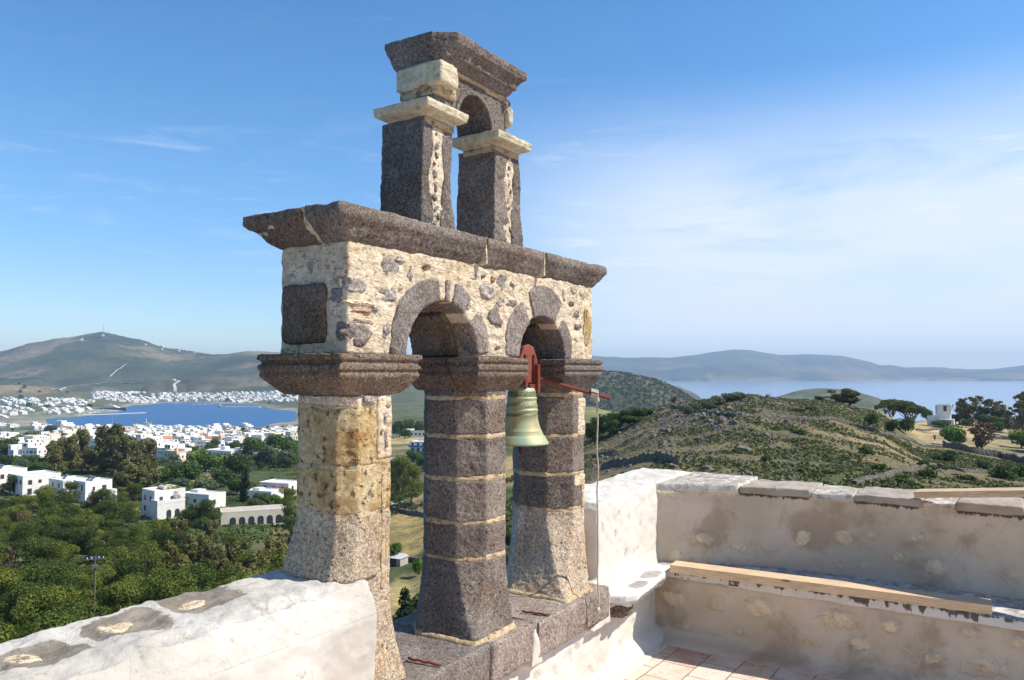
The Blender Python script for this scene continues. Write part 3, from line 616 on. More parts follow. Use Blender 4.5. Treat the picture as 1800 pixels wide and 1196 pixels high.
for px, py, w_, h_, mk in ((1091,905,.022,.030,.8),(1108,912,.02,.035,.7),(1062,930,.016,.045,.6),(1129,924,.02,.03,.9),(1105,975,.030,.040,.9),(1124,966,.02,.028,.5),(1085,940,.02,.03,.8),(1050,1123,.03,.02,.5),(1092,1136,.03,.035,.7),(1063,1155,.03,.03,.7),(1026,1180,.035,.035,.9),(990,1155,.04,.035,.9),(965,1180,.03,.04,.7),(1005,1140,.03,.03,.6),(1115,1098,.03,.03,.5),(1073,1078,.03,.02,.5),(935,1190,.03,.03,.6)):
    u, z = UV(px, py, 1.95); spots.append((u, z, w_, h_, -.012, mk))
def rwall(P, Nn):
    D, M = lumps(P, Nn, spots, 'v'); up = np.clip(Nn[:,2]*2-.8, 0, 1)*(P[:,2] > -.8)
    D += .010*fbm(P*4.5+2, 3, 36)+up*.008*fbm(P*15, 3, 37); q = np.hypot((P[:,0]-3.97)/.13, (P[:,1]-2.12)/.16)
    return D, np.maximum(M, up*(.15+.9*np.clip(1.2-q, 0, 1)))-.2*(1-up)
remesh(g, 'wall', 'limewash', RW, .011, 3, ((.008, 5, 3), (.004, 22, 4)), fn=rwall, seed=351)
# --- far wall with capstones
FW = empty('parapet_wall', (0,0,0), RZ, 'shaded beige rendered wall across the far side with a crooked row of capstones', 'parapet')
g = Geo(); FT = -.752; BZ_ = -1.22
g.prism([(4.98,-1.9),(4.98,-1.2),(5.0,-1.0),(4.97,-.8),(4.955,FT),(5.33,FT),(5.33,-1.9)], -1.2, 2.30, 'y')
CUR = [(4.66,1.97),(4.70,1.90),(4.78,1.75),(4.86,1.59),(4.93,1.40),(4.965,1.2),(4.99,1.0)]
def uf(v): return min(4.957, float(np.interp(v, [c_[1] for c_ in CUR[::-1]], [c_[0] for c_ in CUR[::-1]])))
g.prism(CUR+[(5.05,1.0),(5.05,2.1),(4.66,2.1)], BZ_, FT, 'z')
fsp = []
for px, py, w_, h_, hh, mk in ((1213,963,.045,.045,-.006,1.0),(1305,958,.035,.03,-.006,.9),(1253,937,.07,.05,.012,.75),(1410,945,.06,.07,.012,.9),(1482,945,.045,.045,-.006,1.1),(1530,940,.05,.04,.008,.6),(1578,980,.04,.03,.006,.7),(1645,1000,.08,.06,.014,.8),(1355,960,.05,.03,.008,.5),(1780,1010,.06,.05,.012,.8),(1172,900,.04,.05,.01,.3),(1540,912,.06,.03,.008,.5),(1708,970,.03,.04,.008,.6),(1615,950,.08,.05,.01,.5),(1477,995,.035,.02,.006,.6),(1290,900,.03,.02,.005,.5),(1515,995,.04,.03,.006,.5),(1745,930,.05,.04,.008,.4)):
    v, z = UE(px, py, 4.97); fsp.append((v, z, w_, h_, hh, mk))
def fwall(P, Nn):
    D, M = lumps(P, Nn, fsp, 'u'); D += .016*fbm(P*2.6+2, 3, 46)
    face = np.clip(-Nn[:,0]*2-.6, 0, 1); z = P[:,2]
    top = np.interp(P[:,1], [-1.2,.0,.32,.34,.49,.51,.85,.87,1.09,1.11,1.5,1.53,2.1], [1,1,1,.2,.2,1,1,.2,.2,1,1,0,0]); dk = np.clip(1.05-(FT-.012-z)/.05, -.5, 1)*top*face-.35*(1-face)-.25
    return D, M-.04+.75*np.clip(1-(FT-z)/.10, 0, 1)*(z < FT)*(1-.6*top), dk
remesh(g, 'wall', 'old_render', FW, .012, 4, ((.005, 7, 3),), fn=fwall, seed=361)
caps = [(1.98,2.02,'cap'),(1.52,1.97,'w'),(1.10,1.50,'d'),(.86,1.09,'w'),(.50,.85,'d'),(.33,.49,'w'),(.02,.32,'d'),(-.12,.01,'w'),(-.33,-.13,'d'),(-.75,-.34,'w'),(-1.2,-.76,'d')]
for k, (a, b, kk) in enumerate(caps):
    if kk == 'cap': continue
    t = .034 if k != 1 else .044
    g = Geo(); off = {'d': -.009, 'w': -.001}[kk]; vs = [a+(b-a)*i/6 for i in range(7)]; vs[0] -= .006; vs[-1] += .006
    g.prism([(uf(v_)+off, v_) for v_ in vs]+[(5.34, vs[-1]), (5.34, vs[0])], FT-.012, FT+t-.012*(kk == 'w' and k > 1), 'z')
    if k == 1: g.prism([(4.655,1.96),(4.66,2.3),(5.34,2.3),(5.34,1.96)], FT-.02, FT+t-.004, 'z')
    def cf(P, Nn, kk=kk):
        up = np.clip(Nn[:,2]*2-.6, 0, 1)
        M = (.0+.18*up) if kk == 'd' else (.62-.15*up)
        return .010*fbm(P*8, 4, 70+k), M+0*up
    o = remesh(g, 'capstone', 'cap_stone', FW, .010, 4, ((.008, 6, 3),), fn=cf, seed=370+k, chip=.006)
# --- bench along two walls
BN = empty('masonry_bench', (0,0,0), RZ, 'built-in rendered masonry bench running round the corner under both walls', 'bench')
BZ = -1.205
bsp = []
for px, py, w_, h_, hh, mk in ((1185,1052,.10,.05,.014,.9),(1262,1062,.07,.045,.014,.7),(1335,1068,.09,.06,.02,1.0),(1470,1088,.10,.045,.018,1.0),(1563,1100,.07,.045,.016,.8),(1418,1128,.07,.03,.01,.8),(1508,1133,.06,.04,-.004,.9),(1205,1105,.10,.03,.01,.5),(1253,1112,.05,.03,.012,.5),(1635,1108,.05,.03,.008,.4),(1705,1112,.06,.03,.012,.7),(1640,1160,.09,.04,.016,.6),(1730,1172,.10,.05,.018,.8),(1790,1128,.06,.04,.014,.7),(1296,1110,.05,.03,.01,.6),(1740,1050,.05,.02,.01,.4)):
    v, z = UE(px, py, 4.60); bsp.append((v, z, w_, h_, hh, mk))
g = Geo(); g.prism([(4.66,-1.9),(4.64,FZ),(4.625,-1.5),(4.60,-1.33),(4.60,BZ-.055),(5.1,BZ-.055),(5.1,-1.9)], -1.2, 2.05, 'y')
g.prism([(4.46,FZ-.05),(4.53,FZ+.008),(4.60,FZ+.03),(4.66,FZ+.08),(4.8,FZ+.1),(4.8,FZ-.05)], -1.2, 1.98, 'y')
def bfn(P, Nn):
    D, M = lumps(P, Nn, bsp, 'u'); return D+.014*fbm(P*3, 3, 56), M-.04
remesh(g, 'bench_front', 'old_render', BN, .012, 4, ((.005, 7, 3),), fn=bfn, seed=391)
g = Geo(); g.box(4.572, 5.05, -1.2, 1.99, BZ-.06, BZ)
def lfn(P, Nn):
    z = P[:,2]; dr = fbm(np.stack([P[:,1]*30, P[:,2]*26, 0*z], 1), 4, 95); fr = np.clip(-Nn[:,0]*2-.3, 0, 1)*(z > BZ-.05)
    return .007*fbm(P*10, 3, 96), fr*.1-.1+.62*np.clip(Nn[:,2]*2-.8, 0, 1), fr*(.24+.65*dr+.45*np.clip((z-BZ+.035)/.03, 0, 1))-.4*(1-fr)  # up-face mask greys the seat top in place of the wall's shadow
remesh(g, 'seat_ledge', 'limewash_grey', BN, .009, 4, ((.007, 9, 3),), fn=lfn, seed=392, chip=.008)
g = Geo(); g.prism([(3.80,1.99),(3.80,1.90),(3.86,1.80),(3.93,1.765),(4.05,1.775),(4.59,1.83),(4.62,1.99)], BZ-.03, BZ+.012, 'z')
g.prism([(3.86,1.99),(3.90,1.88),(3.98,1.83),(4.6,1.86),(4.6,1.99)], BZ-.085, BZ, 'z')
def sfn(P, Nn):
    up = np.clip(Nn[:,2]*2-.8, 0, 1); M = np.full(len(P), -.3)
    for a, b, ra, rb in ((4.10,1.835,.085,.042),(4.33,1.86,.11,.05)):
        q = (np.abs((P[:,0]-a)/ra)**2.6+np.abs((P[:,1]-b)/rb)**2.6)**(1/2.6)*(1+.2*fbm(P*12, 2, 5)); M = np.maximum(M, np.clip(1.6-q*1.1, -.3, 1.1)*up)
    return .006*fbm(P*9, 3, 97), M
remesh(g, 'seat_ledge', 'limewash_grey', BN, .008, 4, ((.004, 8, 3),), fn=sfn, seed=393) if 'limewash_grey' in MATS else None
blob('corbel_stone', (3.99, 1.895, BZ-.10), (.10, .05, .045), 'basalt_warm', BN, 394, 3, .2)
# fillet under the left arm of the bench
# --- timber
def beam(name, label, a, b, w_, h_, mat_, cat='timber'):
    a, b = Vector(a), Vector(b); L = (b-a).length; g = Geo(); g.box(0, L, 0, w_, 0, h_)
    o = g.build(name, mat_); bevel(o, .002, 2); d_ = (b-a).normalized()
    rot = Matrix.Rotation(RZ, 4, 'Z') @ Matrix.Translation(a) @ d_.to_track_quat('X', 'Z').to_matrix().to_4x4(); o.matrix_world = rot
    return tag(o, label, cat)
beam('timber_plank', 'pale sawn plank lying along the bench against the far wall', (4.578, 1.80, BZ+.006), (4.69, .165, BZ+.004), -.125, .046, 'sawn_pine')
beam('timber_plank', 'long sawn plank resting on the capstones at the right edge', (4.99, .505, FT+.052), (4.80, -1.1, FT+.235), -.14, .035, 'sawn_pine_old')
# --- floor
g = Geo(); g.box(-3, 4.9, -6, 2.2, FZ-.25, FZ); fl = g.build('terrace_floor', 'terracotta_tiles'); fl.rotation_euler = (0,0,RZ); fl['kind'] = 'structure'
# whitewashed margin along the sunlit wall
g = Geo(); g.prism([(1.6,1.80),(2.6,1.835),(3.4,1.82),(4.0,1.835),(4.50,1.825),(4.56,1.93),(1.6,1.95)], FZ-.02, FZ+.007, 'z')
remesh(g, 'wall_margin', 'limewash', RW, .009, 2, ((.004, 12, 3),), seed=396, fn=lambda P, Nn: (0*P[:,0], np.full(len(P), .05)))
# --- rusty bars let into the slabs
def bar(label, pa, pb):
    A_ = []
    for px, py in (pa, pb):
        x = (px-900)/FPX; yu = (598-py)/FPX; y = math.cos(PITCH)-yu*math.sin(PITCH); z = math.sin(PITCH)+yu*math.cos(PITCH); a = math.atan(899/FPX); t = (SLAB+.012)/z
        A_.append(Vector(((x*math.sin(a)+y*math.cos(a))*t, (-x*math.cos(a)+y*math.sin(a))*t, SLAB+.012)))
    g = Geo(); n_ = 6; g.tube([A_[0].lerp(A_[1], i/n_)+Vector((0, .002*math.sin(i*2), .002*math.cos(i*3)-.003)) for i in range(n_+1)], .0055, 8)
    o = g.build('iron_bar', 'rust', smooth=True); o.rotation_euler = (0,0,RZ); tag(o, label, 'iron bar')
bar('rusty iron bar on the slab between the left and middle columns', (718,1156), (775,1168))
bar('rusty iron bar on the slab between the middle and right columns', (918,1074), (966,1080))
# --- bell with its wooden yoke and lever
BC = Vector((3.335, 2.125, 0)); zt = -.075; zb = -.372
bell = empty('bell', (0,0,0), RZ, 'greenish bronze church bell hanging from a red yoke in the right arch', 'bell')
prof = [(0,.0),(.03,.0),(.052,-.004),(.060,-.012),(.063,-.022),(.066,-.030),(.0665,-.052),(.0675,-.056),(.071,-.060),(.071,-.066),(.0675,-.070),(.069,-.078),(.070,-.095),(.074,-.098),(.074,-.105),(.071,-.108),(.0725,-.118),(.076,-.121),(.076,-.127),(.073,-.130),(.0735,-.148),(.077,-.151),(.077,-.156),(.0745,-.160),(.078,-.185),(.084,-.210),(.090,-.226),(.095,-.234),(.0935,-.239),(.099,-.243),(.0975,-.249),(.104,-.254),(.110,-.264),(.117,-.278),(.1235,-.290),(.1255,-.297),(.122,-.300),(.112,-.297),(.100,-.28),(.085,-.25),(.07,-.20),(.062,-.10),(.05,-.03),(0,-.02)]
g = Geo(); g.lathe([(r_*1.09, z*.97) for r_, z in prof], 64, (BC.x, BC.y)); g.V = [(x, y, z+zt) for x, y, z in g.V]
bb = g.build('bell_body', 'bell_bronze', bell, True); P = getv(bb.data)
fattr(bb.data, 'mask', ((P[:,2]-zt > -.052)&(P[:,2]-zt < -.028))*1.0+((P[:,2]-zt > -.150)&(P[:,2]-zt < -.128))*1.0+.6*((P[:,2]-zt > -.096)&(P[:,2]-zt < -.078)))
g = Geo(); g.tube([(BC.x,BC.y,zt-.02),(BC.x,BC.y,zt-.26)], .008, 8); g.lathe([(0,0),(.018,-.01),(.022,-.03),(.014,-.055),(0,-.07)], 16, (BC.x, BC.y))
for i in range(len(g.V)-5*16, len(g.V)): x, y, z = g.V[i]; g.V[i] = (x, y, z+zt-.275)
g.build('clapper', 'dark_iron', bell)
g = Geo(); 
for s_ in (-1, 1): g.tube([(BC.x+s_*.03,BC.y,zt-.01),(BC.x+s_*.04,BC.y,zt+.03),(BC.x+s_*.02,BC.y,zt+.06)], .010, 8)
g.tube([(BC.x,BC.y-.03,zt-.01),(BC.x,BC.y-.03,zt+.05)], .009, 8); g.build('crown_loop', 'bell_bronze', bell)
g = Geo(); yo = [(-.055,-.045),(.055,-.045),(.085,.02),(.08,.09),(.045,.16),(0,.175),(-.045,.16),(-.08,.09),(-.085,.02)]
g.prism([(BC.x+a*1.02, b*.9+zt+.055) for a, b in yo], BC.y-.045, BC.y+.045); yk = g.build('yoke', 'red_wood', bell); bevel(yk, .008, 2)
g = Geo()
for a in (-.05, .03): 
    g.box(BC.x+a, BC.x+a+.022, BC.y-.055, BC.y-.045, zt-.01, zt+.16)
g.box(BC.x+.035, BC.x+.06, BC.y-.075, BC.y-.045, zt-.035, zt+.11); g.box(BC.x-.02, BC.x+.065, BC.y-.062, BC.y-.045, zt-.012, zt+.01)
g.tube([(BC.x-.22,BC.y,zt+.06),(BC.x+.215,BC.y,zt+.06)], .014, 10); st = g.build('iron_strap', 'red_iron', bell); bevel(st, .002, 1)
LA = Vector((3.40, 2.10, -.0138*2.10)); LB = Vector((3.606, 1.766, -.0770*1.766))
g = Geo(); d_ = (LB-LA).normalized(); g.tube([LA-d_*.10, LA, LB], .0125, 6); lv = g.build('lever', 'red_iron', bell)
# --- rope
KP = LA.lerp(LB, .80); rp = []
rope = empty('bell_rope', (0,0,0), RZ, 'knotted pale rope hanging from the end of the bell lever', 'rope')
zend = -.656*KP.y
g = Geo(); pts = [(KP.x+.0035*math.sin(i*.55)+.0015*math.sin(i*1.7), KP.y-.016+.002*math.sin(i*.8), KP.z-.01+(zend-KP.z)*i/40) for i in range(41)]
g.tube(pts, .0042, 8); g.build('rope_strand', 'rope', rope, True)
for k in range(4):
    g = Geo(); c_ = LA.lerp(LB, .765+.024*k); e1 = d_.cross(Vector((0,0,1))).normalized(); e2 = d_.cross(e1)
    g.tube([c_+(e1*math.cos(t)+e2*math.sin(t))*.0185+d_*.004*math.sin(t) for t in [2*math.pi*i/16 for i in range(17)]], .0058, 7); g.build('rope_turn', 'rope', rope, True)
blob('knot', (KP.x-.004, KP.y-.016, KP.z-.030), (.014,.013,.017), 'rope', rope, 400, 2.2, .3)
blob('knot', (pts[-1][0], pts[-1][1], zend+.004), (.012,.012,.016), 'rope', rope, 401, 2.2, .35)
g = Geo(); g.tube([(pts[-1][0],pts[-1][1],zend), (pts[-1][0]+.004,pts[-1][1],zend-.03)], [.006,.003], 6); g.build('rope_end', 'rope', rope)
# ================================================================ landscape: real terrain in world metres (eye at the origin, looking along +y)
H0 = math.tan(PITCH)
def zy(py): yu = (598-py)/FPX; return (math.sin(PITCH)+yu*math.cos(PITCH))/(math.cos(PITCH)-yu*math.sin(PITCH))
def xy_(px, py): yu = (598-py)/FPX; return (px-900)/FPX/(math.cos(PITCH)-yu*math.sin(PITCH))
COLS = [
 (-500, [(12,-12),(40,-22),(70,-28),(122,-37),(180,-39.2),(250,-38.8),(300,-41),(400,-48),(600,-58),(900,-78),(1300,-92),(1800,-98),(2600,-92),(3300,-70),(4200,60),(5000,110),(6500,60)]),
 (0,   [(12,-12),(40,-22),(70,-28),(122,-37),(180,-39.2),(250,-38.8),(300,-41),(400,-49),(600,-59),(900,-80),(1200,-98),(1500,-107),(1850,-107),(2300,-98),(2800,-82),(3300,-70),(4200,30),(5000,130),(6500,60)]),
 (60,  [(12,-12),(40,-22),(70,-28),(122,-37),(180,-39.2),(250,-38.8),(300,-41),(400,-49),(600,-60),(900,-81),(1200,-98),(1500,-107),(1750,-109),(1950,-107.5),(2300,-98),(2800,-82),(3300,-75),(4200,60),(5000,190),(6500,80)]),
 (115, [(12,-12),(40,-22),(70,-28),(122,-37),(180,-39.2),(250,-38.8),(300,-41),(400,-49),(600,-60),(900,-81),(1200,-99),(1540,-108),(1610,-112),(1830,-112),(1900,-108),(2300,-99),(2800,-84),(3400,-80),(4200,90),(5000,232),(6500,90)]),
 (180, [(12,-12),(40,-22),(70,-28),(122,-37),(180,-39.2),(250,-38.8),(300,-41),(400,-49),(600,-60),(900,-81),(1200,-99),(1530,-108),(1570,-112),(2060,-112),(2120,-108),(2500,-100),(2900,-84),(3400,-82),(4300,110),(5000,276),(6500,100)]),
 (240, [(12,-12),(40,-22),(70,-28),(122,-37),(180,-41.5),(250,-42),(300,-44),(400,-49),(600,-60),(900,-81),(1200,-99),(1510,-108),(1550,-112),(2520,-112),(2600,-108),(2850,-100),(3100,-84),(3500,-80),(4300,80),(5000,225),(6500,90)]),
 (300, [(12,-12),(40,-22),(70,-28),(122,-37),(180,-41.5),(250,-42),(300,-44),(400,-49),(600,-60),(900,-81),(1200,-99),(1500,-108),(1540,-113),(2720,-113),(2790,-108),(3000,-97),(3200,-85),(3600,-70),(4300,40),(5000,152),(6500,70)]),
 (360, [(12,-12),(40,-22),(70,-28),(122,-37),(180,-42.5),(250,-44.5),(400,-49),(600,-60),(900,-80),(1200,-98),(1490,-108),(1530,-113),(2720,-113),(2800,-108),(3050,-98),(3200,-86),(3600,-20),(4300,45),(5000,118),(6500,60)]),
 (440, [(12,-12),(40,-22),(70,-28),(122,-37),(180,-43),(250,-45),(400,-48),(600,-59),(900,-80),(1200,-97),(1480,-107),(1540,-113),(2560,-113),(2640,-108),(3000,-98),(3200,-84),(3600,5),(4200,85),(5000,131),(6500,60)]),
 (510, [(12,-12),(40,-22),(70,-29),(122,-38),(180,-43),(250,-46),(400,-48),(600,-57),(900,-78),(1200,-96),(1640,-107),(1720,-112),(2180,-112),(2260,-108),(2800,-98),(3200,-84),(3600,0),(4200,75),(5000,127),(6500,60)]),
 (570, [(12,-12),(40,-22),(70,-29),(122,-38),(180,-43),(250,-46),(400,-47),(600,-54),(900,-72),(1200,-88),(1640,-98),(1900,-100),(2300,-98),(2800,-92),(3200,-80),(3600,-10),(4200,55),(5000,110),(6500,60)]),
 (720, [(12,-12),(40,-22),(70,-29),(120,-40),(190,-41),(250,-43),(300,-43),(420,-45),(600,-50),(1200,-68),(1800,-80),(2300,-80),(2700,-55),(3200,-20),(4200,40),(5000,60),(6500,40)]),
 (900, [(12,-10),(40,-14),(80,-23),(150,-30),(220,-33),(300,-33),(400,-33),(500,-34),(900,-55),(1500,-75),(2300,-100),(2600,-112),(6500,-112)]),
 (1040,[(12,-9),(40,-12),(60,-13.5),(100,-17),(150,-19),(220,-20.5),(255,-18.6),(300,-24),(400,-31),(700,-39),(1100,-50),(1500,-85),(2200,-112),(6500,-112)]),
 (1180,[(12,-8),(40,-10),(60,-11),(90,-13.7),(130,-14.2),(180,-12.6),(232,-10.0),(260,-11),(350,-25),(700,-60),(1500,-95),(2000,-112),(6500,-112)]),
 (1300,[(12,-8),(40,-9.5),(60,-10.5),(90,-13.4),(130,-13),(180,-9.6),(215,-7.1),(240,-7.6),(350,-30),(700,-70),(1200,-112),(6500,-112)]),
 (1450,[(12,-8),(40,-9.5),(60,-10.5),(90,-13.6),(130,-14),(180,-12.4),(230,-8.9),(272,-10.6),(350,-30),(700,-75),(1100,-112),(6500,-112)]),
 (1530,[(12,-8),(40,-9.5),(60,-11),(90,-13.8),(130,-15),(180,-15.0),(230,-13.0),(280,-13.2),(330,-18),(400,-30),(700,-80),(1100,-112),(6500,-112)]),
 (1620,[(12,-8),(40,-9.5),(60,-11),(90,-14),(130,-16.6),(180,-20.0),(230,-21.5),(300,-23),(360,-23.2),(420,-26),(600,-55),(1000,-112),(6500,-112)]),
 (1800,[(12,-8),(40,-10),(60,-12),(90,-15),(130,-19.5),(180,-22.8),(240,-25.8),(300,-26.2),(360,-25),(420,-26),(600,-55),(1000,-112),(6500,-112)]),
 (2400,[(12,-8),(40,-10),(60,-12),(90,-16),(130,-21),(180,-25),(240,-28),(300,-28),(360,-28),(420,-30),(600,-60),(1000,-112),(6500,-112)]),
]
YS = np.exp(np.linspace(math.log(12), math.log(6500), 260)); CT = np.array([c_[0] for c_ in COLS], float)
def smooth1(a, k):
    ke = np.hanning(k+2)[1:-1]; ke /= ke.sum(); pad = np.pad(a, k//2, 'edge'); return np.convolve(pad, ke, 'valid')[:len(a)]
TZ = np.array([smooth1(np.interp(YS, [p[0] for p in pr], [p[1] for p in pr]), 5) for _, pr in COLS])
HILLS = [ # px, Y, peak z, radius across (m), radius along (m), base z, power
 (1072, 1800, 3, 225, 420, -112, .80), (1135, 3300, -46, 200, 500, -113, .55), (1195, 3000, -84, 75, 260, -113, .6), (1160, 2700, -74, 120, 300, -113, .7),
 (1450, 2350, -51, 165, 260, -114, .55), (1400, 2300, -70, 120, 200, -114, .7), (1700, 3100, -112, 10, 10, -114, 1),
 (30, 3050, -52, 130, 260, -90, .8), (105, 2700, -68, 80, 130, -95, .8), (292, 3280, -30, 80, 150, -88, .45), (450, 3900, 20, 420, 600, -70, .7)]
def smax(a, b, k): h_ = np.clip(.5+.5*(a-b)/k, 0, 1); return b*(1-h_)+a*h_+k*h_*(1-h_)
def ground(X, Y):
    X = np.atleast_1d(np.asarray(X, float)); Y = np.atleast_1d(np.asarray(Y, float)); px = 900+FPX*X/np.maximum(Y, 1)
    fi = np.interp(px, CT, np.arange(len(CT))); i0 = np.clip(fi.astype(int), 0, len(CT)-2); f = fi-i0; f = f*f*(3-2*f)*.5+f*.5
    fy = np.interp(np.log(np.maximum(Y, 12)), np.log(YS), np.arange(len(YS))); j0 = np.clip(fy.astype(int), 0, len(YS)-2); g_ = fy-j0
    z = (TZ[i0, j0]*(1-g_)+TZ[i0, j0+1]*g_)*(1-f)+(TZ[i0+1, j0]*(1-g_)+TZ[i0+1, j0+1]*g_)*f
    sea_ = np.clip((z+111.5)/6, 0, 1)
    for hp, hy, pk, rx, ry, bz, pw in HILLS:
        hx = (hp-900)/FPX*hy; q = ((X-hx)/rx)**2+((Y-hy)/ry)**2; hz = bz+(pk-bz)*np.clip(1-q, 0, 1)**pw
        k_ = np.where(q < 1, 6.0, .01); z = np.where(q < 1.0, np.maximum(z, hz), z)
    Pn = np.stack([X, Y, 0*X], 1); far = np.clip((Y-1500)/2500, 0, 1); mid = np.clip((Y-60)/200, 0, 1)
    rugged = np.clip((z+104)/40, 0, 1)
    z = z+far*rugged*(24*fbm(Pn/420, 4, 201)-26*np.abs(fbm(Pn/210, 5, 205)))+np.clip((Y-500)/600, 0, 1)*(1-far)*rugged*5*fbm(Pn/90, 3, 210)*sea_
    dk = np.exp(-(((px-1090)/130)**2))*np.clip((Y-1350)/100, 0, 1)*np.clip((2300-Y)/100, 0, 1)*rugged
    z = z+dk*(16*fbm(Pn/55, 5, 220)-6)
    rt = np.clip((px-960)/80, 0, 1)*np.clip((330-Y)/60, 0, 1)*np.clip((Y-50)/30, 0, 1)
    rock = np.exp(-(((px-1230)/150)**2))*np.exp(-(((Y-200)/70)**2))
    z = z+rt*(.5*fbm(Pn/7, 4, 230)+rock*(1.3*np.abs(fbm(Pn/4.5, 4, 233))))
    lf = np.clip((960-px)/60, 0, 1)*np.clip((900-Y)/200, 0, 1)*mid
    return z+lf*1.0*fbm(Pn/28, 3, 240)
def gz(x, y): return float(ground(x, y)[0])
def hit(px, py, y0=50, y1=6200):
    yy = np.exp(np.linspace(math.log(y0), math.log(y1), 900)); s_ = zy(py); X = xy_(px, py)*yy; g_ = ground(X, yy)
    k = np.argmax(g_ >= s_*yy)
    if g_[k] < s_*yy[k]: return None
    return float(X[k]), float(yy[k]), float(g_[k])
def at(px, Y): x = (px-900)/FPX*Y; return x, Y, gz(x, Y)
# ---- terrain mesh, coloured by what covers it (soil, maquis, rock, fields)
GX = np.concatenate([np.linspace(-900, -60, 50), np.linspace(-50, 1900, 640), np.linspace(1910, 2800, 50)]); GY = np.exp(np.linspace(math.log(12), math.log(6500), 560))
PX, YY = np.meshgrid(GX, GY); XX = (PX-900)/FPX*YY; ZZ = ground(XX.ravel(), YY.ravel())
PT = np.stack([XX.ravel(), YY.ravel(), ZZ], 1); px_ = PX.ravel(); y_ = YY.ravel(); nx, ny = len(GX), len(GY)
def lerpc(a, b, t): return a*(1-t[:, None])+np.array(b)*t[:, None]
def sm(x, a, b): t = np.clip((x-a)/(b-a), 0, 1); return t*t*(3-2*t)
flat = np.stack([PT[:,0], PT[:,1], 0*ZZ], 1)
colr = np.tile(np.array([.115,.125,.060]), (len(PT), 1)); N1 = fbm(flat/60, 4, 301); N2 = fbm(flat/350, 4, 305); N3 = fbm(flat/9, 4, 309)
colr = lerpc(colr, (.20,.165,.10), sm(N1, .0, .35)*.7)                                    # dry earth in the valley
farl = sm(y_, 2700, 3300)*(px_ < 960)
colr = lerpc(colr, (.088,.094,.044), farl); N5 = fbm(flat/170, 5, 345); colr = lerpc(colr, (.23,.18,.12), farl*sm(N2+.6*N5+.25*sm(PT[:,2], 60, -60), .08, .22)*.85); colr = lerpc(colr, (.052,.066,.032), farl*sm(-N2+.7*N5, .10, .24)*.9); colr = lerpc(colr, (.045,.055,.035), farl*sm(N5, .26, .34)*.7)
for hp_, hy_, rx_, ry_ in ((292,3280,130,150),(450,3900,420,600)):
    q_ = ((PT[:,0]-(hp_-900)/FPX*hy_)/rx_)**2+((y_-hy_)/ry_)**2; colr = lerpc(colr, (.060,.068,.038), sm(q_, 1.0, .8)*.8); colr = lerpc(colr, (.16,.13,.10), sm(q_, 1.0, .8)*sm(N5, .1, .22)*.8)
colr = lerpc(colr, (.30,.25,.14), farl*np.exp(-((px_-455)/45)**2)*sm(PT[:,2], 75, 110))     # bright slope below the saddle
colr = lerpc(colr, (.27,.20,.12), (px_ < 100)*np.exp(-((y_-3000)/330)**2)*.8)
dk = np.exp(-((px_-1090)/140)**2)*sm(y_, 1350, 1450)*(y_ < 2350); colr = lerpc(colr, (.075,.082,.048), dk); colr = lerpc(colr, (.13,.105,.085), dk*sm(fbm(flat/30, 4, 312), .0, .25))
hd = ((px_ > 1130)&(y_ > 2350)).astype(float); colr = lerpc(colr, (.15,.125,.09), hd)
rgt = sm(px_, 955, 1010)*(y_ < 420)                                                       # the rocky hillside
scr_ = lerpc(np.tile(np.array([.235,.175,.105]), (len(PT), 1)), (.13,.125,.055), sm(N3+.6*fbm(flat/35, 3, 320)+.25*sm(px_, 1150, 1500), -.05, .30))
colr = colr*(1-rgt[:, None])+scr_*rgt[:, None]
fld = np.clip(sm(px_, 1560, 1640)*sm(y_, 205, 235)*(y_ < 420), 0, 1); colr = lerpc(colr, (.46,.34,.22), fld*(.75+.25*sm(N3, -.2, .2)))
yel = rgt*np.exp(-((px_-1560)/70)**2)*sm(y_, 250, 275); colr = lerpc(colr, (.36,.30,.13), yel*.8)
mg = sm(px_, 985, 1030)*sm(y_, 420, 600)*(y_ < 1250); colr = lerpc(colr, (.24,.23,.095), mg*.8)
for cx, cy, rx, ry, cc in ((722,205,44,27,(.50,.33,.16)),(722,139,46,18,(.47,.35,.18)),(742,268,18,32,(.40,.27,.17)),(735,560,70,45,(.45,.36,.18)),(715,480,60,16,(.38,.30,.17)),(900,262,30,40,(.42,.29,.16)),(345,355,45,22,(.44,.30,.18)),(505,210,30,30,(.30,.22,.12)),(455,440,60,20,(.36,.27,.16)),(265,232,34,14,(.42,.29,.19)),(520,265,40,14,(.45,.34,.2)),(900,190,25,18,(.14,.17,.06)),(240,400,60,22,(.15,.2,.06)),(300,158,30,10,(.36,.26,.2)),(130,200,22,12,(.3,.25,.14)),(470,300,50,16,(.36,.28,.17)),(640,620,90,40,(.42,.35,.18))):
    q = np.sqrt(((px_-cx)/rx)**2+((y_-cy)/ry)**2)*(1+.35*N1); colr = lerpc(colr, cc, sm(q, 1.12, .9))
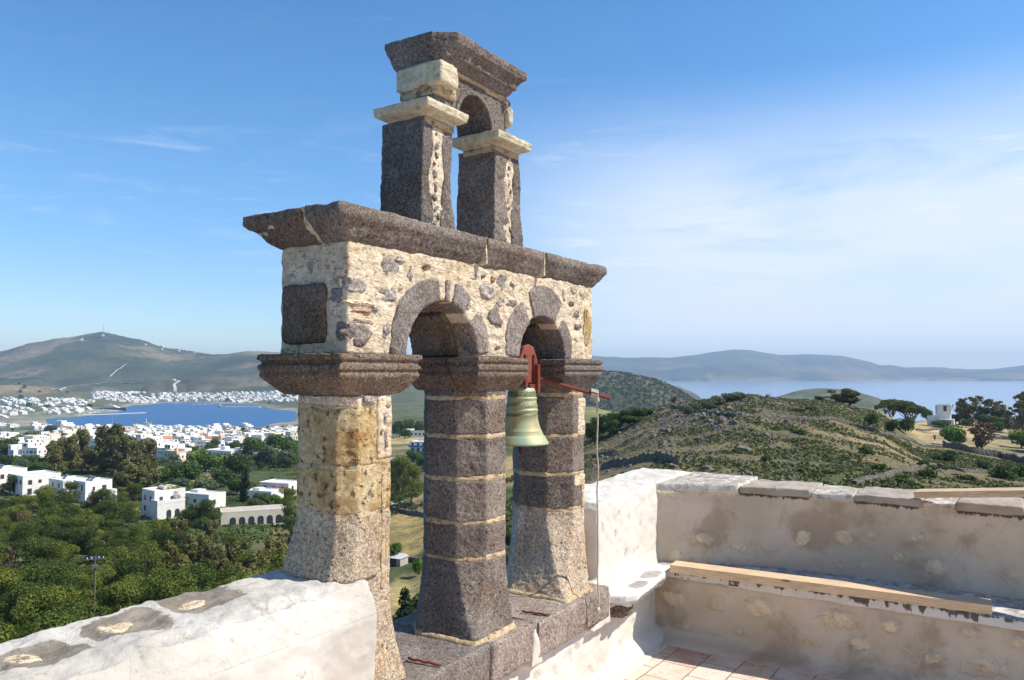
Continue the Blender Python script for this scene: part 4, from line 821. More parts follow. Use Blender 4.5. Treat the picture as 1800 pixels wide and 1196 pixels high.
# town ground: pale streets
tw = sm(y_, 640, 760)*(y_ < 2350)*(px_ < 560)*(PT[:,2] > SEA+.5); colr = lerpc(colr, (.36,.33,.29), tw*sm(N1+.3*N3, -.1, .2)*.75)
sh = sm(PT[:,2], SEA+4.5, SEA+1.0); colr = lerpc(colr, (.36,.32,.27), sh*.8)
F4 = []; idx = np.arange(nx*ny).reshape(ny, nx); F4 = np.stack([idx[:-1,:-1].ravel(), idx[:-1,1:].ravel(), idx[1:,1:].ravel(), idx[1:,:-1].ravel()], 1)
def bigmesh(name, P, F, mat, smooth=True, kind=None):
    me = bpy.data.meshes.new(name); me.vertices.add(len(P)); me.vertices.foreach_set('co', np.asarray(P, np.float32).ravel())
    k = F.shape[1]; me.loops.add(len(F)*k); me.loops.foreach_set('vertex_index', F.astype(np.int32).ravel()); me.polygons.add(len(F))
    me.polygons.foreach_set('loop_start', np.arange(0, len(F)*k, k, dtype=np.int32)); 
    me.update(calc_edges=True); me.polygons.foreach_set('use_smooth', [smooth]*len(F)); me.materials.append(MATS[mat]); me.update()
    o = bpy.data.objects.new(name, me); C.objects.link(o)
    if kind: o['kind'] = kind
    return o
def land():
    m, g = material('land'); v = g.pos(); c = g.attr('Col', 'Color')
    n_ = g.noise(v, .9, 6, .7); n2 = g.noise(v, .06, 6, .65); n3 = g.noise(v, .012, 7, .7); n4 = g.noise(v, .0032, 8, .72)
    c = g.mix(g.sstep(n_, .3, .7), g.mix(1.0, c, (.62,.64,.62), 'MULTIPLY'), g.mix(1.0, c, (1.3,1.27,1.22), 'MULTIPLY'))
    c = g.mix(g.sstep(n2, .35, .65), g.mix(1.0, c, (.72,.76,.74), 'MULTIPLY'), g.mix(1.0, c, (1.2,1.15,1.1), 'MULTIPLY'))
    c = g.mix(g.sstep(n3, .42, .58), g.mix(1.0, c, (.78,.84,.78), 'MULTIPLY'), c)
    c = g.mix(g.sstep(n4, .44, .56), g.mix(1.0, c, (.74,.80,.72), 'MULTIPLY'), g.mix(1.0, c, (1.16,1.12,1.08), 'MULTIPLY'))
    sp = g.vor(v, .22, 'F1'); sp2 = g.vor(v, .05, 'F1')
    c = g.mix(g.m('MULTIPLY', g.sstep(sp, .42, .25), .35), c, (.05,.06,.03)); c = g.mix(g.m('MULTIPLY', g.sstep(sp2, .40, .22), .25), c, (.05,.065,.035))
    g.out(c, .95, g.bump(g.m('ADD', g.m('MULTIPLY', n_, .3), n2), .6, .8), .1)
land()
ter = bigmesh('ground', PT, F4, 'land', True, 'structure'); cattr(ter.data, 'Col', colr)
# ---- the sea
def water():
    m, g = material('sea_water'); v = g.pos(); x = g.n('ShaderNodeSeparateXYZ', None, Vector=v).outputs[0]
    n_ = g.m('ADD', g.noise(g.mapv(v, scale=(1,1.6,1)), .10, 6, .65), g.m('MULTIPLY', g.noise(v, .9, 4, .6), .35))
    big = g.noise(g.mapv(v, scale=(1,3,1)), .0045, 5, .6); far = g.sstep(x, -200, 500)          # bay deep blue; open sound smoother, haze and sky reflection painted in as paler colour
    c = g.mix(g.sstep(big, .35, .65), (.010,.072,.19), (.016,.092,.225)); c = g.mix(far, c, g.mix(g.sstep(big, .35, .65), (.10,.21,.36), (.125,.245,.40)))
    g.out(c, g.mix(far, (.35,.35,.35), (.15,.15,.15)), g.bump(g.m('MULTIPLY', n_, g.m('SUBTRACT', 1.0, g.m('MULTIPLY', far, .75))), .9, .9), .45)
water()
g = Geo(); g.add([(-45000,-3000,SEA),(45000,-3000,SEA),(45000,60000,SEA),(-45000,60000,SEA)], [(0,1,2,3)]); s_ = g.build('sea', 'sea_water'); s_['kind'] = 'structure'
# ---- islands across the water
SK = [(820,650),(870,640),(935,632),(990,626),(1040,624),(1100,628),(1180,630),(1220,622),(1260,616),(1290,612),(1320,614),(1345,621),(1370,626),(1420,622),(1480,624),(1510,632),(1545,644),(1590,651),(1625,645),(1650,643),(1700,651),(1750,650),(1800,642),(1860,636),(1950,650),(2050,668),(2100,672)]
def island():
    gx = np.linspace(800, 2110, 520); gt = np.linspace(0, 1, 60); A, T = np.meshgrid(gx, gt); a, t = A.ravel(), T.ravel()
    sk = np.interp(a, [p[0] for p in SK], smooth1(np.array([p[1] for p in SK], float), 3)); nm = np.stack([a/60, a*0, a*0], 1)
    Y0 = 9000+700*fbm(nm, 3, 401)-300*np.exp(-((a-1650)/60)**2); Yp = 11200.; Y = Y0+(Yp-Y0)*np.clip(t/.72, 0, 1)+np.clip((t-.72)/.28, 0, 1)*1500
    top = np.maximum((653-sk)/FPX*Yp, SEA-3); X = (a-900)/FPX*Y
    pr = np.where(t < .72, np.clip(.10*(t > .02)+.9*(t/.72)**1.25, 0, 1), 1-((t-.72)/.28)**1.5); z = SEA-4+(top-SEA+4)*pr
    Pn = np.stack([X, Y, 0*X], 1); z = z+np.clip(pr*3, 0, 1)*np.clip((top+105)/60, 0, 1)*(75*fbm(Pn/900, 5, 403)-60*np.abs(fbm(Pn/420, 4, 407)))*np.clip(1-np.abs(t-.72)*-0, 0, 1)*np.where(np.abs(t-.72) < .08, .3, 1)
    P = np.stack([X, Y, z], 1); n0 = len(gx); i_ = np.arange(len(P)).reshape(len(gt), n0); F = np.stack([i_[:-1,:-1].ravel(), i_[:-1,1:].ravel(), i_[1:,1:].ravel(), i_[1:,:-1].ravel()], 1)
    o = bigmesh('island_hills', P, F, 'land', True, 'structure'); n1 = fbm(Pn/500, 4, 411)
    c = np.tile(np.array([.10,.11,.07]), (len(P), 1)); c = lerpc(c, (.17,.145,.105), sm(n1, .02, .16)*sm(z, 160, -40)*.9); c = lerpc(c, (.05,.065,.04), sm(-n1, .05, .2)*.8); c = lerpc(c, (.34,.27,.21), sm(z, -70, -100)*.8*sm(n1, -.3, .2)); cattr(o.data, 'Col', c)
island()

# ---- pale tracks on the far mountain
def track(pts, w_, name='road', mat='track_dust'):
    W_ = [hit(px, py) for px, py in pts]; W_ = [q for q in W_ if q]; V = []; F = []; P = []
    for a, b in zip(W_[:-1], W_[1:]):
        for i in range(14): t = i/14; P.append((a[0]+(b[0]-a[0])*t, a[1]+(b[1]-a[1])*t))
    P = np.array(P+[W_[-1][:2]]); T = np.gradient(P, axis=0); T /= np.linalg.norm(T, axis=1)[:, None]+1e-9; N_ = np.stack([-T[:,1], T[:,0]], 1); A = P+N_*w_; B = P-N_*w_; za = ground(A[:,0], A[:,1]); zb = ground(B[:,0], B[:,1]); zc = np.maximum(za, zb)+1.2
    for i in range(len(P)): V += [(A[i,0], A[i,1], zc[i]), (B[i,0], B[i,1], zc[i])]
    F = [(2*i, 2*i+1, 2*i+3, 2*i+2) for i in range(len(P)-1)]; o = mesh(name, V, F, mat); o['kind'] = 'structure'
simple('track_dust', (.42,.37,.30), (.50,.45,.38), .95, .02, 0)
track([(303,668),(315,673),(306,682),(313,692)], 6); track([(112,606),(140,602),(175,600),(210,602),(240,606)], 5); track([(192,664),(205,652),(222,641)], 3); track([(92,687),(115,682),(150,678),(200,674),(250,677)], 6)
# ================================================================ air
def haze():
    m, g = material('haze_air'); v = g.n('ShaderNodeVolumePrincipled'); v.inputs['Color'].default_value = (.56,.75,1.0,1); v.inputs['Density'].default_value = HAZE; v.inputs['Anisotropy'].default_value = .1
    o = g.n('ShaderNodeOutputMaterial'); g.t.links.new(v.outputs[0], o.inputs['Volume'])
    b = Geo(); b.box(-16000, 16000, -400, 14500, SEA-6, 330); h_ = b.build('haze', 'haze_air'); h_['kind'] = 'stuff'
HAZE = 8.0e-5
haze()
# ================================================================ vegetation
def foliage(name, c1, c2, c3, rough=.75, trans=.25):
    m, g = material(name); oi = g.n('ShaderNodeObjectInfo').outputs['Random']; ri = g.n('ShaderNodeNewGeometry').outputs['Random Per Island']
    c = g.mix(ri, c1, c2); c = g.mix(g.m('MULTIPLY', g.sstep(oi, .35, .95), .85), c, c3); c = g.mix(g.sstep(oi, .30, .05), c, g.mix(1.0, c, (.55,.6,.6), 'MULTIPLY'))
    n_ = g.noise(g.coord(), .9, 3, .6); c = g.mix(g.sstep(n_, .35, .65), g.mix(1.0, c, (.62,.66,.6), 'MULTIPLY'), g.mix(1.0, c, (1.3,1.3,1.2), 'MULTIPLY'))
    b = g.out(c, rough, None, .15)
    tr = g.n('ShaderNodeBsdfTranslucent', None, Color=c); mx = g.n('ShaderNodeMixShader', None, i_0=trans, i_1=b.outputs[0], i_2=tr.outputs[0])
    o = [x for x in g.t.nodes if x.type == 'OUTPUT_MATERIAL'][0]; g.t.links.new(mx.outputs[0], o.inputs[0])
foliage('pine_needles', (.040,.066,.015), (.105,.140,.026), (.165,.185,.034))
foliage('carob_leaves', (.045,.085,.022), (.10,.155,.035), (.085,.135,.030))
foliage('olive_leaves', (.10,.125,.065), (.17,.19,.105), (.12,.15,.08))
foliage('eucalyptus_leaves', (.125,.13,.038), (.22,.195,.065), (.18,.165,.06))
foliage('cypress_leaves', (.020,.045,.018), (.040,.072,.026), (.030,.055,.02))
foliage('bright_leaves', (.09,.17,.028), (.15,.25,.045), (.12,.20,.03))
foliage('scrub_leaves', (.075,.090,.030), (.135,.145,.050), (.12,.13,.045))
foliage('dry_leaves', (.14,.085,.05), (.21,.13,.075), (.16,.11,.07), trans=.1)
foliage('thyme', (.095,.105,.038), (.175,.175,.070), (.135,.145,.06), trans=.1)
simple('bark', (.16,.12,.09), (.09,.07,.055), .95, 5, .8, .03)
simple('grey_bark', (.30,.27,.23), (.18,.15,.13), .95, 4, .8, .03)
def leaves(blobs, n, size, seed, flat=0.0, shell=.62):
    r_ = np.random.default_rng(seed); w_ = np.array([b[3]*b[4]*b[5] for b in blobs])**.67; w_ /= w_.sum(); k = r_.choice(len(blobs), n, p=w_); B = np.array(blobs)[k]
    d = r_.normal(size=(n,3)); d /= np.linalg.norm(d, axis=1)[:, None]; rad = shell+(1-shell)*r_.random(n)**.6; rad *= 1+.22*fbm(d*2.2+k[:, None]*3.1, 3, seed)
    P = B[:, :3]+d*rad[:, None]*B[:, 3:6]; nn = d*.9+r_.normal(size=(n,3))*.55; nn[:,2] += .25; nn /= np.linalg.norm(nn, axis=1)[:, None]
    t = np.cross(nn, r_.normal(size=(n,3))); t /= np.linalg.norm(t, axis=1)[:, None]; b_ = np.cross(nn, t); s = size*(.55+.9*r_.random(n))[:, None]
    b_ = b_*(1-flat*.5); q = r_.uniform(.5, 1.0, (n, 4, 1)); V = np.stack([P-t*s*q[:,0], P-b_*s*q[:,1]*.8, P+t*s*q[:,2], P+b_*s*q[:,3]*.8], 1)
    V = V+(nn*s*.25)[:, None, :]*np.array([0,1,0,1])[None, :, None]
    return V.reshape(-1, 3)
def leafmesh(name, V, mat, parent=None):
    me = bpy.data.meshes.new(name); nq = len(V)//4; me.vertices.add(len(V)); me.vertices.foreach_set('co', V.astype(np.float32).ravel()); me.loops.add(nq*4); me.loops.foreach_set('vertex_index', np.arange(nq*4, dtype=np.int32))
    me.polygons.add(nq); me.polygons.foreach_set('loop_start', np.arange(0, nq*4, 4, dtype=np.int32)); me.update(calc_edges=True); me.materials.append(MATS[mat]); me.update()
    return link(bpy.data.objects.new(name, me), parent)
def tree(kind, h, w_, mat, seed, name, cat='tree', n=2200, ls=.30, bark='bark'):
    r_ = random.Random(seed); t = empty(name, (0,0,0), 0, 'tree', cat); B = []; G_ = Geo(); G_.tube([(0,0,-.6),(r_.uniform(-.1,.1)*w_,r_.uniform(-.1,.1)*w_,h*.3),(r_.uniform(-.08,.08)*w_,0,h*(.62 if kind != 'cypress' else .9))], [.035*h+.03,.026*h,.012*h], 7)
    def limb(p): G_.tube([(0,0,h*r_.uniform(.12,.4)), (p[0]*.5,p[1]*.5,p[2]*.7), p], [.018*h,.011*h,.005*h], 5)
    if kind == 'pine':
        for k in range(13):
            a = r_.uniform(0, 6.28); z = h*r_.uniform(.28,.95); q = w_*.5*(1.05-.62*(z/h))*r_.uniform(.5,1); p = (q*math.cos(a), q*math.sin(a), z)
            s = w_*r_.uniform(.14,.27); B.append((*p, s*1.15, s*1.15, s*.62)); limb(p)
        B.append((0,0,h*.9,w_*.17,w_*.17,h*.13))
    elif kind == 'round':
        for k in range(13):
            a = r_.uniform(0, 6.28); z = h*r_.uniform(.38,.84); q = w_*.36*r_.uniform(.2,1)*(1-abs(z/h-.55)*.7); p = (q*math.cos(a), q*math.sin(a), z)
            s = w_*r_.uniform(.16,.27); B.append((*p, s, s, s*.82)); limb(p)
    elif kind == 'tall':
        for k in range(17):
            a = r_.uniform(0, 6.28); z = h*r_.uniform(.28,.95); q = w_*.42*r_.uniform(.1,1); p = (q*math.cos(a), q*math.sin(a), z)
            s = w_*r_.uniform(.11,.20); B.append((*p, s, s, s*1.15)); limb(p)
    elif kind == 'umbrella':
        for k in range(15):
            a = r_.uniform(0, 6.28); q = w_*.42*r_.random()**.5; z = h*(.84-.22*(q/(w_*.42))**2); p = (q*math.cos(a), q*math.sin(a), z)
            s = w_*r_.uniform(.13,.19); B.append((*p, s, s, s*.5)); limb(p)
    elif kind == 'cypress':
        for k in range(14):
            z = h*(.08+.9*k/14); s = w_*.5*(1-.85*(z/h)**2.2)*(.8+.2*math.sin(k*2.1)); B.append((r_.uniform(-.09,.09)*w_, r_.uniform(-.09,.09)*w_, z, s, s, h*.08))
    elif kind == 'bush':
        for k in range(8):
            a = r_.uniform(0, 6.28); q = w_*.32*r_.random(); z = h*r_.uniform(.25,.68); s = w_*r_.uniform(.16,.28); B.append((q*math.cos(a), q*math.sin(a), z, s, s, h*.32))
    elif kind == 'sparse':
        for k in range(38):
            a = r_.uniform(0, 6.28); z = h*r_.uniform(.25,.97); q = w_*.48*r_.uniform(.1,1)*(1.1-.5*z/h); p = (q*math.cos(a), q*math.sin(a), z); s = w_*r_.uniform(.05,.11); B.append((*p, s, s, s*.7)); limb(p)
    G_.build('trunk', bark, t, True); leafmesh('crown', leaves(B, n, ls, seed), mat, t)
    return t
class Kind:                                     # prototypes used once each, then copied
    def __init__(s, protos, group): s.p = protos; s.used = set(); s.group = group; s.i = 0
    def put(s, x, y, z, sc, label, rz=None, group=None, which=None, zs=1.0):
        k = (s.i if which is None else which) % len(s.p); s.i += 1; root = s.p[k]; sc3 = (sc, sc, sc*zs)
        rz = random.uniform(0, 6.28) if rz is None else rz
        if k not in s.used: s.used.add(k); o = root; o.location = (x,y,z); o.scale = sc3; o.rotation_euler = (0,0,rz)
        else: o = dup(root, (x,y,z), rz, sc3)
        o['label'] = label
        if group or s.group: o['group'] = group or s.group
        return o
pine = Kind([tree('pine', 6.6, 5.6, 'pine_needles', 500+i, 'pine_tree', n=9500, ls=.105) for i in range(7)], 'pines in the wood below the terrace')
carob = Kind([tree('round', 5.2, 6.2, 'carob_leaves', 520+i, 'carob_tree', n=2600, ls=.27) for i in range(3)], 'dark green broad trees about the valley')
olive = Kind([tree('round', 4.2, 5.0, 'olive_leaves', 530+i, 'olive_tree', n=2000, ls=.24) for i in range(2)], 'grey green olive trees about the valley')
euca = Kind([tree('tall', 12, 8.5, 'eucalyptus_leaves', 540+i, 'eucalyptus_tree', n=4200, ls=.36, bark='grey_bark') for i in range(3)], 'tall olive brown trees of the valley')
cyp = Kind([tree('cypress', 8, 2.3, 'cypress_leaves', 550+i, 'cypress_tree', n=2600, ls=.2) for i in range(2)], 'cypress trees of the valley')
fresh = Kind([tree('round', 4.2, 4.8, 'bright_leaves', 560+i, 'garden_tree', n=2000, ls=.26) for i in range(2)], 'fresh green garden trees')
umb = Kind([tree('umbrella', 6.5, 8.5, 'pine_needles', 570+i, 'umbrella_pine', n=3600, ls=.28) for i in range(2)], None)
bush = Kind([tree('bush', 1.6, 2.6, 'carob_leaves', 580+i, 'bush', 'bush', n=900, ls=.16) for i in range(3)], 'green bushes on the rocky hillside')
loose = Kind([tree('sparse', 11, 9, 'eucalyptus_leaves', 595+i, 'eucalyptus_tree', n=3000, ls=.30, bark='grey_bark') for i in range(3)], None)
brown = Kind([tree('sparse', 6, 7, 'dry_leaves', 590, 'withered_tree', n=1500, ls=.24)], None)
# ---- the wood below the terrace: a jittered grid in world space, ragged and mixed
wood = []
y = 58.0
while y < 262:
    st = 4.8+.013*y; x = (-60-900)/FPX*y
    while x < (560-900)/FPX*y:
        jx, jy = x+random.uniform(-1.7,1.7), y+random.uniform(-1.9,1.9); px = 900+FPX*jx/jy; keep = True
        if jy > 212+.03*px+14*math.sin(px/60.0): keep = random.random() < .10
        if 196 < px < 285 and 148 < jy < 172 and random.random() < .7: keep = False
        if (px-150)**2/32**2+(jy-200)**2/14**2 < 1: keep = random.random() < .35
        if 378 < px < 508 and 165 < jy < 238: keep = False
        if px > 520 and jy < 110: keep = keep and random.random() < .8
        if random.random() < .10 or (150 < px < 198 and 60 < jy < 112): keep = False
        py = 653-gz(jx, jy)/jy*FPX
        wall_y = 1128-.26*px
        if keep and (653-(gz(jx, jy)+6.8)/jy*FPX) < wall_y+20 and px > -50: wood.append((jx, jy))
        x += st
    y += st*.86
random.shuffle(wood); npine = 0
for x, y in wood:
    px = 900+FPX*x/y; z = gz(x, y); q = random.random()
    if px > 300 and y > 105 and y < 205 and q < .55: euca.put(x, y, z-.3, random.uniform(.48,.68), 'olive brown feathery tree growing among the pines below the parapet', group='brownish trees in the wood below the terrace')
    elif q < .06: olive.put(x, y, z-.3, random.uniform(.9,1.2), 'pale grey green tree growing among the dark pines', group='pale trees among the pines')
    elif npine < 290: pine.put(x, y, z-.3, random.uniform(.62,1.35), 'dark green pine standing in the wood below the left parapet'); npine += 1
# ---- trees placed where the photograph shows them: (kind, px of trunk, py of crown top, py of foot, width px, label)
def plant(K, px, ytop, yfoot, label, group=None, Y=None, hk=None, which=None, wpx=None):
    if Y is None:
        h_ = hit(px, yfoot)
        if h_ is None: return None
        x, Y, z = h_
    else: x, Y, z = at(px, Y)
    hh = max(.8, (zy(ytop)-z/Y)*Y); base = {id(pine):6.6, id(carob):4.9, id(olive):4.0, id(euca):12, id(cyp):8, id(fresh):4.0, id(umb):6.2, id(bush):1.5, id(brown):6, id(loose):10.6}[id(K)]
    sc = hh/base; o = K.put(x, Y, z-.2, sc, label, group=group, which=which)
    if wpx:
        bw = {id(pine):5.6, id(carob):5.9, id(olive):4.7, id(euca):8.0, id(cyp):2.2, id(fresh):4.6, id(umb):8.8, id(bush):2.5, id(brown):6.6, id(loose):8.6}[id(K)]
        s_ = wpx/FPX*Y/bw; o.scale = (s_, s_, sc)
    return o
for i, (px, yt, w_) in enumerate(((95,776,44),(128,768,50),(150,760,40),(182,752,50),(205,748,56),(228,770,54),(245,778,46),(262,772,40),(120,800,50),(160,800,60),(205,795,60),(250,800,52),(105,790,40))):
    plant(euca, px, yt, 846, 'tall olive brown tree in the grove behind the white houses', 'grove of tall trees in the middle of the valley', Y=330+random.uniform(-15,25), wpx=w_*.95)
for px, yt, yf, w_ in ((238,818,872,52),(275,828,878,40),(215,830,870,44),(190,838,872,30),(258,850,885,36)): plant(euca, px, yt, yf, 'bushy olive brown tree between the near white houses', 'olive brown trees between the near houses', Y=262, wpx=w_)
for px, yt, yf, w_ in ((330,812,856,44),(352,800,838,40),(309,818,848,30),(420,800,842,40),(395,822,856,44),(415,838,872,36),(445,770,808,40),(480,765,805,44),(505,772,808,40),(470,790,812,50),(500,800,815,44),(440,800,812,40),(370,780,806,22),(22,770,800,40),(40,762,790,36),(12,780,805,30),(85,748,766,24),(460,866,888,30),(490,876,890,22),(510,800,822,30),(355,852,870,24)): plant(carob, px, yt, yf, 'dark green broad tree in the gardens of the valley', wpx=w_)
for px, yt, yf, w_ in ((360,842,868,44),(318,840,862,36),(470,785,818,38),(500,790,822,34),(432,810,840,26),(300,808,835,40),(340,885,925,36),(310,868,905,40),(450,878,900,40),(55,757,775,30)): plant(olive, px, yt, yf, 'grey green olive tree in the gardens of the valley', wpx=w_)
for px, yt, yf, w_ in ((345,792,826,46),(365,800,830,36),(430,845,870,26),(477,868,892,26),(510,860,880,26),(488,838,856,20),(392,800,826,30),(98,826,850,18),(212,790,806,20),(360,905,930,30),(285,875,905,26)): plant(fresh, px, yt, yf, 'fresh light green garden tree beside the white houses', wpx=w_)
for px, yt, yf, w_ in ((432,818,884,15),(396,800,838,13),(411,798,838,13),(402,806,838,12),(427,826,880,12)): plant(cyp, px, yt, yf, 'dark cypress standing in the gardens among the houses', wpx=w_)
plant(cyp, 716, 1030, 1112, 'broad dark cypress seen between the left and middle columns', Y=118, wpx=44)
for px, yt, yf, w_ in ((700,1078,1112,40),(745,1048,1100,44),(692,955,992,34),(738,982,1010,24),(760,1060,1110,50)): plant(fresh, px, yt, yf, 'light green bush beside the cypress between the columns', 'light bushes seen between the left and middle columns', wpx=w_)
for px, yt, yf, w_ in ((700,800,880,44),(722,815,892,40),(698,870,905,30),(735,836,870,24),(695,812,872,40)): plant(pine, px, yt, yf, 'tall dark tree seen between the left and middle columns', 'dark trees seen between the left and middle columns', wpx=w_)
for px, yt, yf, w_ in ((702,742,770,30),(720,738,764,26),(738,740,768,24),(745,800,826,24),(712,755,772,22),(725,792,812,30)): plant(carob, px, yt, yf, 'round green tree in the fields seen between the columns', 'round trees in the fields seen between the left and middle columns', wpx=w_)
for px, yt, yf, w_ in ((897,935,965,26),(903,960,1010,30),(893,975,1020,24)): plant(carob, px, yt, yf, 'dark bush seen between the middle and right columns', 'dark bushes seen between the middle and right columns', wpx=w_)
for i in range(70):                              # gardens between the wood and the town
    px = random.choice([random.uniform(250, 530), random.uniform(380, 530), random.uniform(0, 110)]); Y = random.uniform(300, 580 if px > 340 else 440); x, Y, z = at(px, Y); q = random.random()
    K_ = carob if q < .5 else (olive if q < .75 else fresh); K_.put(x, Y, z-.2, random.uniform(.7, 1.5), {id(carob): 'dark green', id(olive): 'grey green', id(fresh): 'fresh green'}[id(K_)]+' tree in the orchards between the pine wood and the town', group='orchard trees between the pine wood and the town')
for i in range(70):                              # far trees scattered in the town and on the slopes
    px = random.choice([random.uniform(0, 520), random.uniform(380, 530)]); Y = random.uniform(560, 1450); x, Y, z = at(px, Y)
    if z < SEA+2: continue
    (carob if i % 3 else olive).put(x, Y, z-.3, random.uniform(.9, 1.7), 'small green tree between the white town houses', group='trees standing among the town houses')
for i in range(26):
    px = random.choice([random.uniform(0, 170), random.uniform(260, 520), random.uniform(480, 530)]); Y = random.uniform(2000, 3150); x, Y, z = at(px, Y)
    if z < SEA+2: continue
    carob.put(x, Y, z-.3, random.uniform(1.8, 3.2), 'dark tree clump among the houses across the harbour', group='trees among the houses across the harbour')
for px, yt, yf, w_ in ((30,1000,1075,60),(8,960,1030,40),(128,1020,1085,40),(40,900,950,30),(168,862,905,26)): plant(brown, px, yt, yf, 'bare grey brown tree standing among the green pines at the left', 'bare trees among the pines', wpx=w_)
# ---- right hand hillside
for px, yt, yf, w_ in ((1480,683,724,52),(1440,696,716,40),(1492,690,722,34)): plant(euca, px, yt, yf, 'large grey brown tree on the skyline of the rocky hill', 'grey brown trees on the skyline of the rocky hill', Y=262, wpx=w_)
for px, yt, w_, Yd in ((1568,700,46,318),(1590,704,40,322),(1602,710,40,318),(1555,706,26,316)): plant(umb, px, yt, 735, 'dark umbrella pine in the clump left of the white tower house', 'clump of umbrella pines left of the tower house', Y=Yd, wpx=w_*1.35)
for px, yt, w_, Yd in ((1698,700,36,350),(1722,698,46,352),(1748,706,40,350),(1765,716,26,348),(1684,703,30,352),(1795,695,52,300),(1822,690,60,305)): plant(loose, px, yt, 750, 'loose grey green tree standing right of the white tower house', 'loose tall trees right of the tower house', Y=Yd, wpx=w_*1.2)
for px, yt, yf, w_ in ((1533,727,751,28),(1570,736,762,28),(1592,734,764,32),(1540,712,722,8),(1630,720,742,22)): plant(carob, px, yt, yf, 'round dark tree by the dry stone wall on the hillside', 'round trees by the dry stone wall', wpx=w_)
plant(fresh, 1676, 748, 786, 'rounded yellow green tree in the tan field below the tower house', wpx=44)
plant(brown, 1725, 742, 795, 'large reddish brown withered tree in the tan field', wpx=66)
for px, yt, yf, w_ in ((1750,742,764,28),(1772,735,762,34),(1655,738,752,36),(1740,730,752,40),(1680,728,746,28),(1700,735,752,26)): plant(carob, px, yt, yf, 'green shrubbery growing round the white tower house', 'shrubbery round the tower house', wpx=w_)
for px, yt, yf, w_ in ((1795,757,788,46),(1815,760,795,50)): plant(fresh, px, yt, yf, 'bright green spreading tree in the tan field at the right edge', 'spreading trees at the right edge of the field', wpx=w_)
plant(brown, 1643, 764, 776, 'small brown withered shrub in the tan field', wpx=7)
for i, (px, yt, yf, w_) in enumerate(((1052,735,762,26),(1068,728,760,30),(1086,722,757,36),(1105,720,754,36),(1125,716,752,34),(1143,718,750,28),(1040,745,766,22),(1075,738,762,34),(1115,730,756,40))): plant(carob, px, yt, yf, 'green feathery shrub in the thicket right of the bell rope', 'thicket right of the bell rope', wpx=w_*1.2, Y=228-i)
for px, yt, yf, w_ in ((1240,702,722,30),(1260,696,716,34),(1278,690,708,30),(1300,689,704,32),(1222,708,728,26),(1210,712,732,22)): plant(olive, px, yt, yf, 'yellow green shrub on the rocky crest', 'yellow green shrubs on the rocky crest', wpx=w_)
plant(brown, 1185, 695, 712, 'small reddish tree standing alone near the crest', wpx=15)
for px, yt, yf, w_ in ((1405,752,762,26),(1345,797,812,24),(1520,784,798,30),(1545,812,826,24),(1453,822,833,22),(1432,831,842,22),(1660,796,812,34),(1730,806,824,28),(1762,816,842,40),(1790,812,838,30),(1622,806,820,26),(1640,815,826,24),(1630,822,840,34),(1585,830,842,26),(1590,838,850,30),(1700,832,846,30),(1560,840,850,24),(1405,716,724,26),(1425,714,722,24),(1660,815,826,22),(1670,790,804,26),(1500,838,850,20),(1610,845,856,30)): plant(bush, px, yt, yf, 'vivid green bush on the scrubby hillside behind the far wall', wpx=w_*1.15)
# ---- ground cover: low scrub on the hillside, far too many to count
def scatter_quads(n, pxr, Yr, fn, size, seed, hfac=1.0, per=10):
    r_ = np.random.default_rng(seed); Y = np.sqrt(r_.uniform(Yr[0]**2, Yr[1]**2, n)); px = r_.uniform(pxr[0], pxr[1], n); X = (px-900)/FPX*Y; keep = fn(px, Y, X); X, Y, px = X[keep], Y[keep], px[keep]; z = ground(X, Y); m_ = len(X)
    s = size*(.5+r_.random(m_)); d = r_.normal(size=(m_, per, 3)); d /= np.linalg.norm(d, axis=2)[:, :, None]; d[:, :, 2] = np.abs(d[:, :, 2])*hfac
    P = np.stack([X, Y, z], 1)[:, None, :]+d*s[:, None, None]*.55; nn = d+r_.normal(size=d.shape)*.5; nn /= np.linalg.norm(nn, axis=2)[:, :, None]; t = np.cross(nn, r_.normal(size=d.shape)); t /= np.linalg.norm(t, axis=2)[:, :, None]; b_ = np.cross(nn, t)
    q = (s[:, None, None]*r_.uniform(.22,.42,(m_, per, 1))); V = np.stack([P-t*q, P-b_*q, P+t*q, P+b_*q], 2); return V.reshape(-1, 3)
def scrubmask(px, Y, X):
    f = fbm(np.stack([X/9, Y/9, 0*X], 1), 4, 309); w2 = fbm(np.stack([X/35, Y/35, 0*X], 1), 3, 320)
    inf = (px > 1570)&(Y > 212); return ((f+.6*w2+.40*sm(px, 1150, 1500)-.04) > -.05+.25*np.random.default_rng(3).random(len(X)))&~inf
v_ = scatter_quads(22000, (985, 1900), (62, 262), scrubmask, .42, 701); o = leafmesh('hillside_scrub', v_, 'thyme'); o['kind'] = 'stuff'
v_ = scatter_quads(9000, (1100, 1900), (62, 262), lambda px, Y, X: scrubmask(px, Y, X)&(fbm(np.stack([X/14, Y/14, 0*X], 1), 3, 777) > .02), .48, 702); o = leafmesh('green_scrub', v_, 'scrub_leaves'); o['kind'] = 'stuff'
v_ = scatter_quads(7000, (640, 985), (60, 420), lambda px, Y, X: (fbm(np.stack([X/20, Y/20, 0*X], 1), 4, 301) < .0)&~((px > 675)&(px < 775)&(Y < 235)&((Y > 180)|(Y < 158))), .9, 703); o = leafmesh('valley_scrub', v_, 'scrub_leaves'); o['kind'] = 'stuff'
v_ = scatter_quads(14000, (-60, 560), (50, 420), lambda px, Y, X: fbm(np.stack([X/16, Y/16, 0*X], 1), 3, 88) < .15, .75, 704, per=8); o = leafmesh('undergrowth', v_, 'carob_leaves'); o['kind'] = 'stuff'
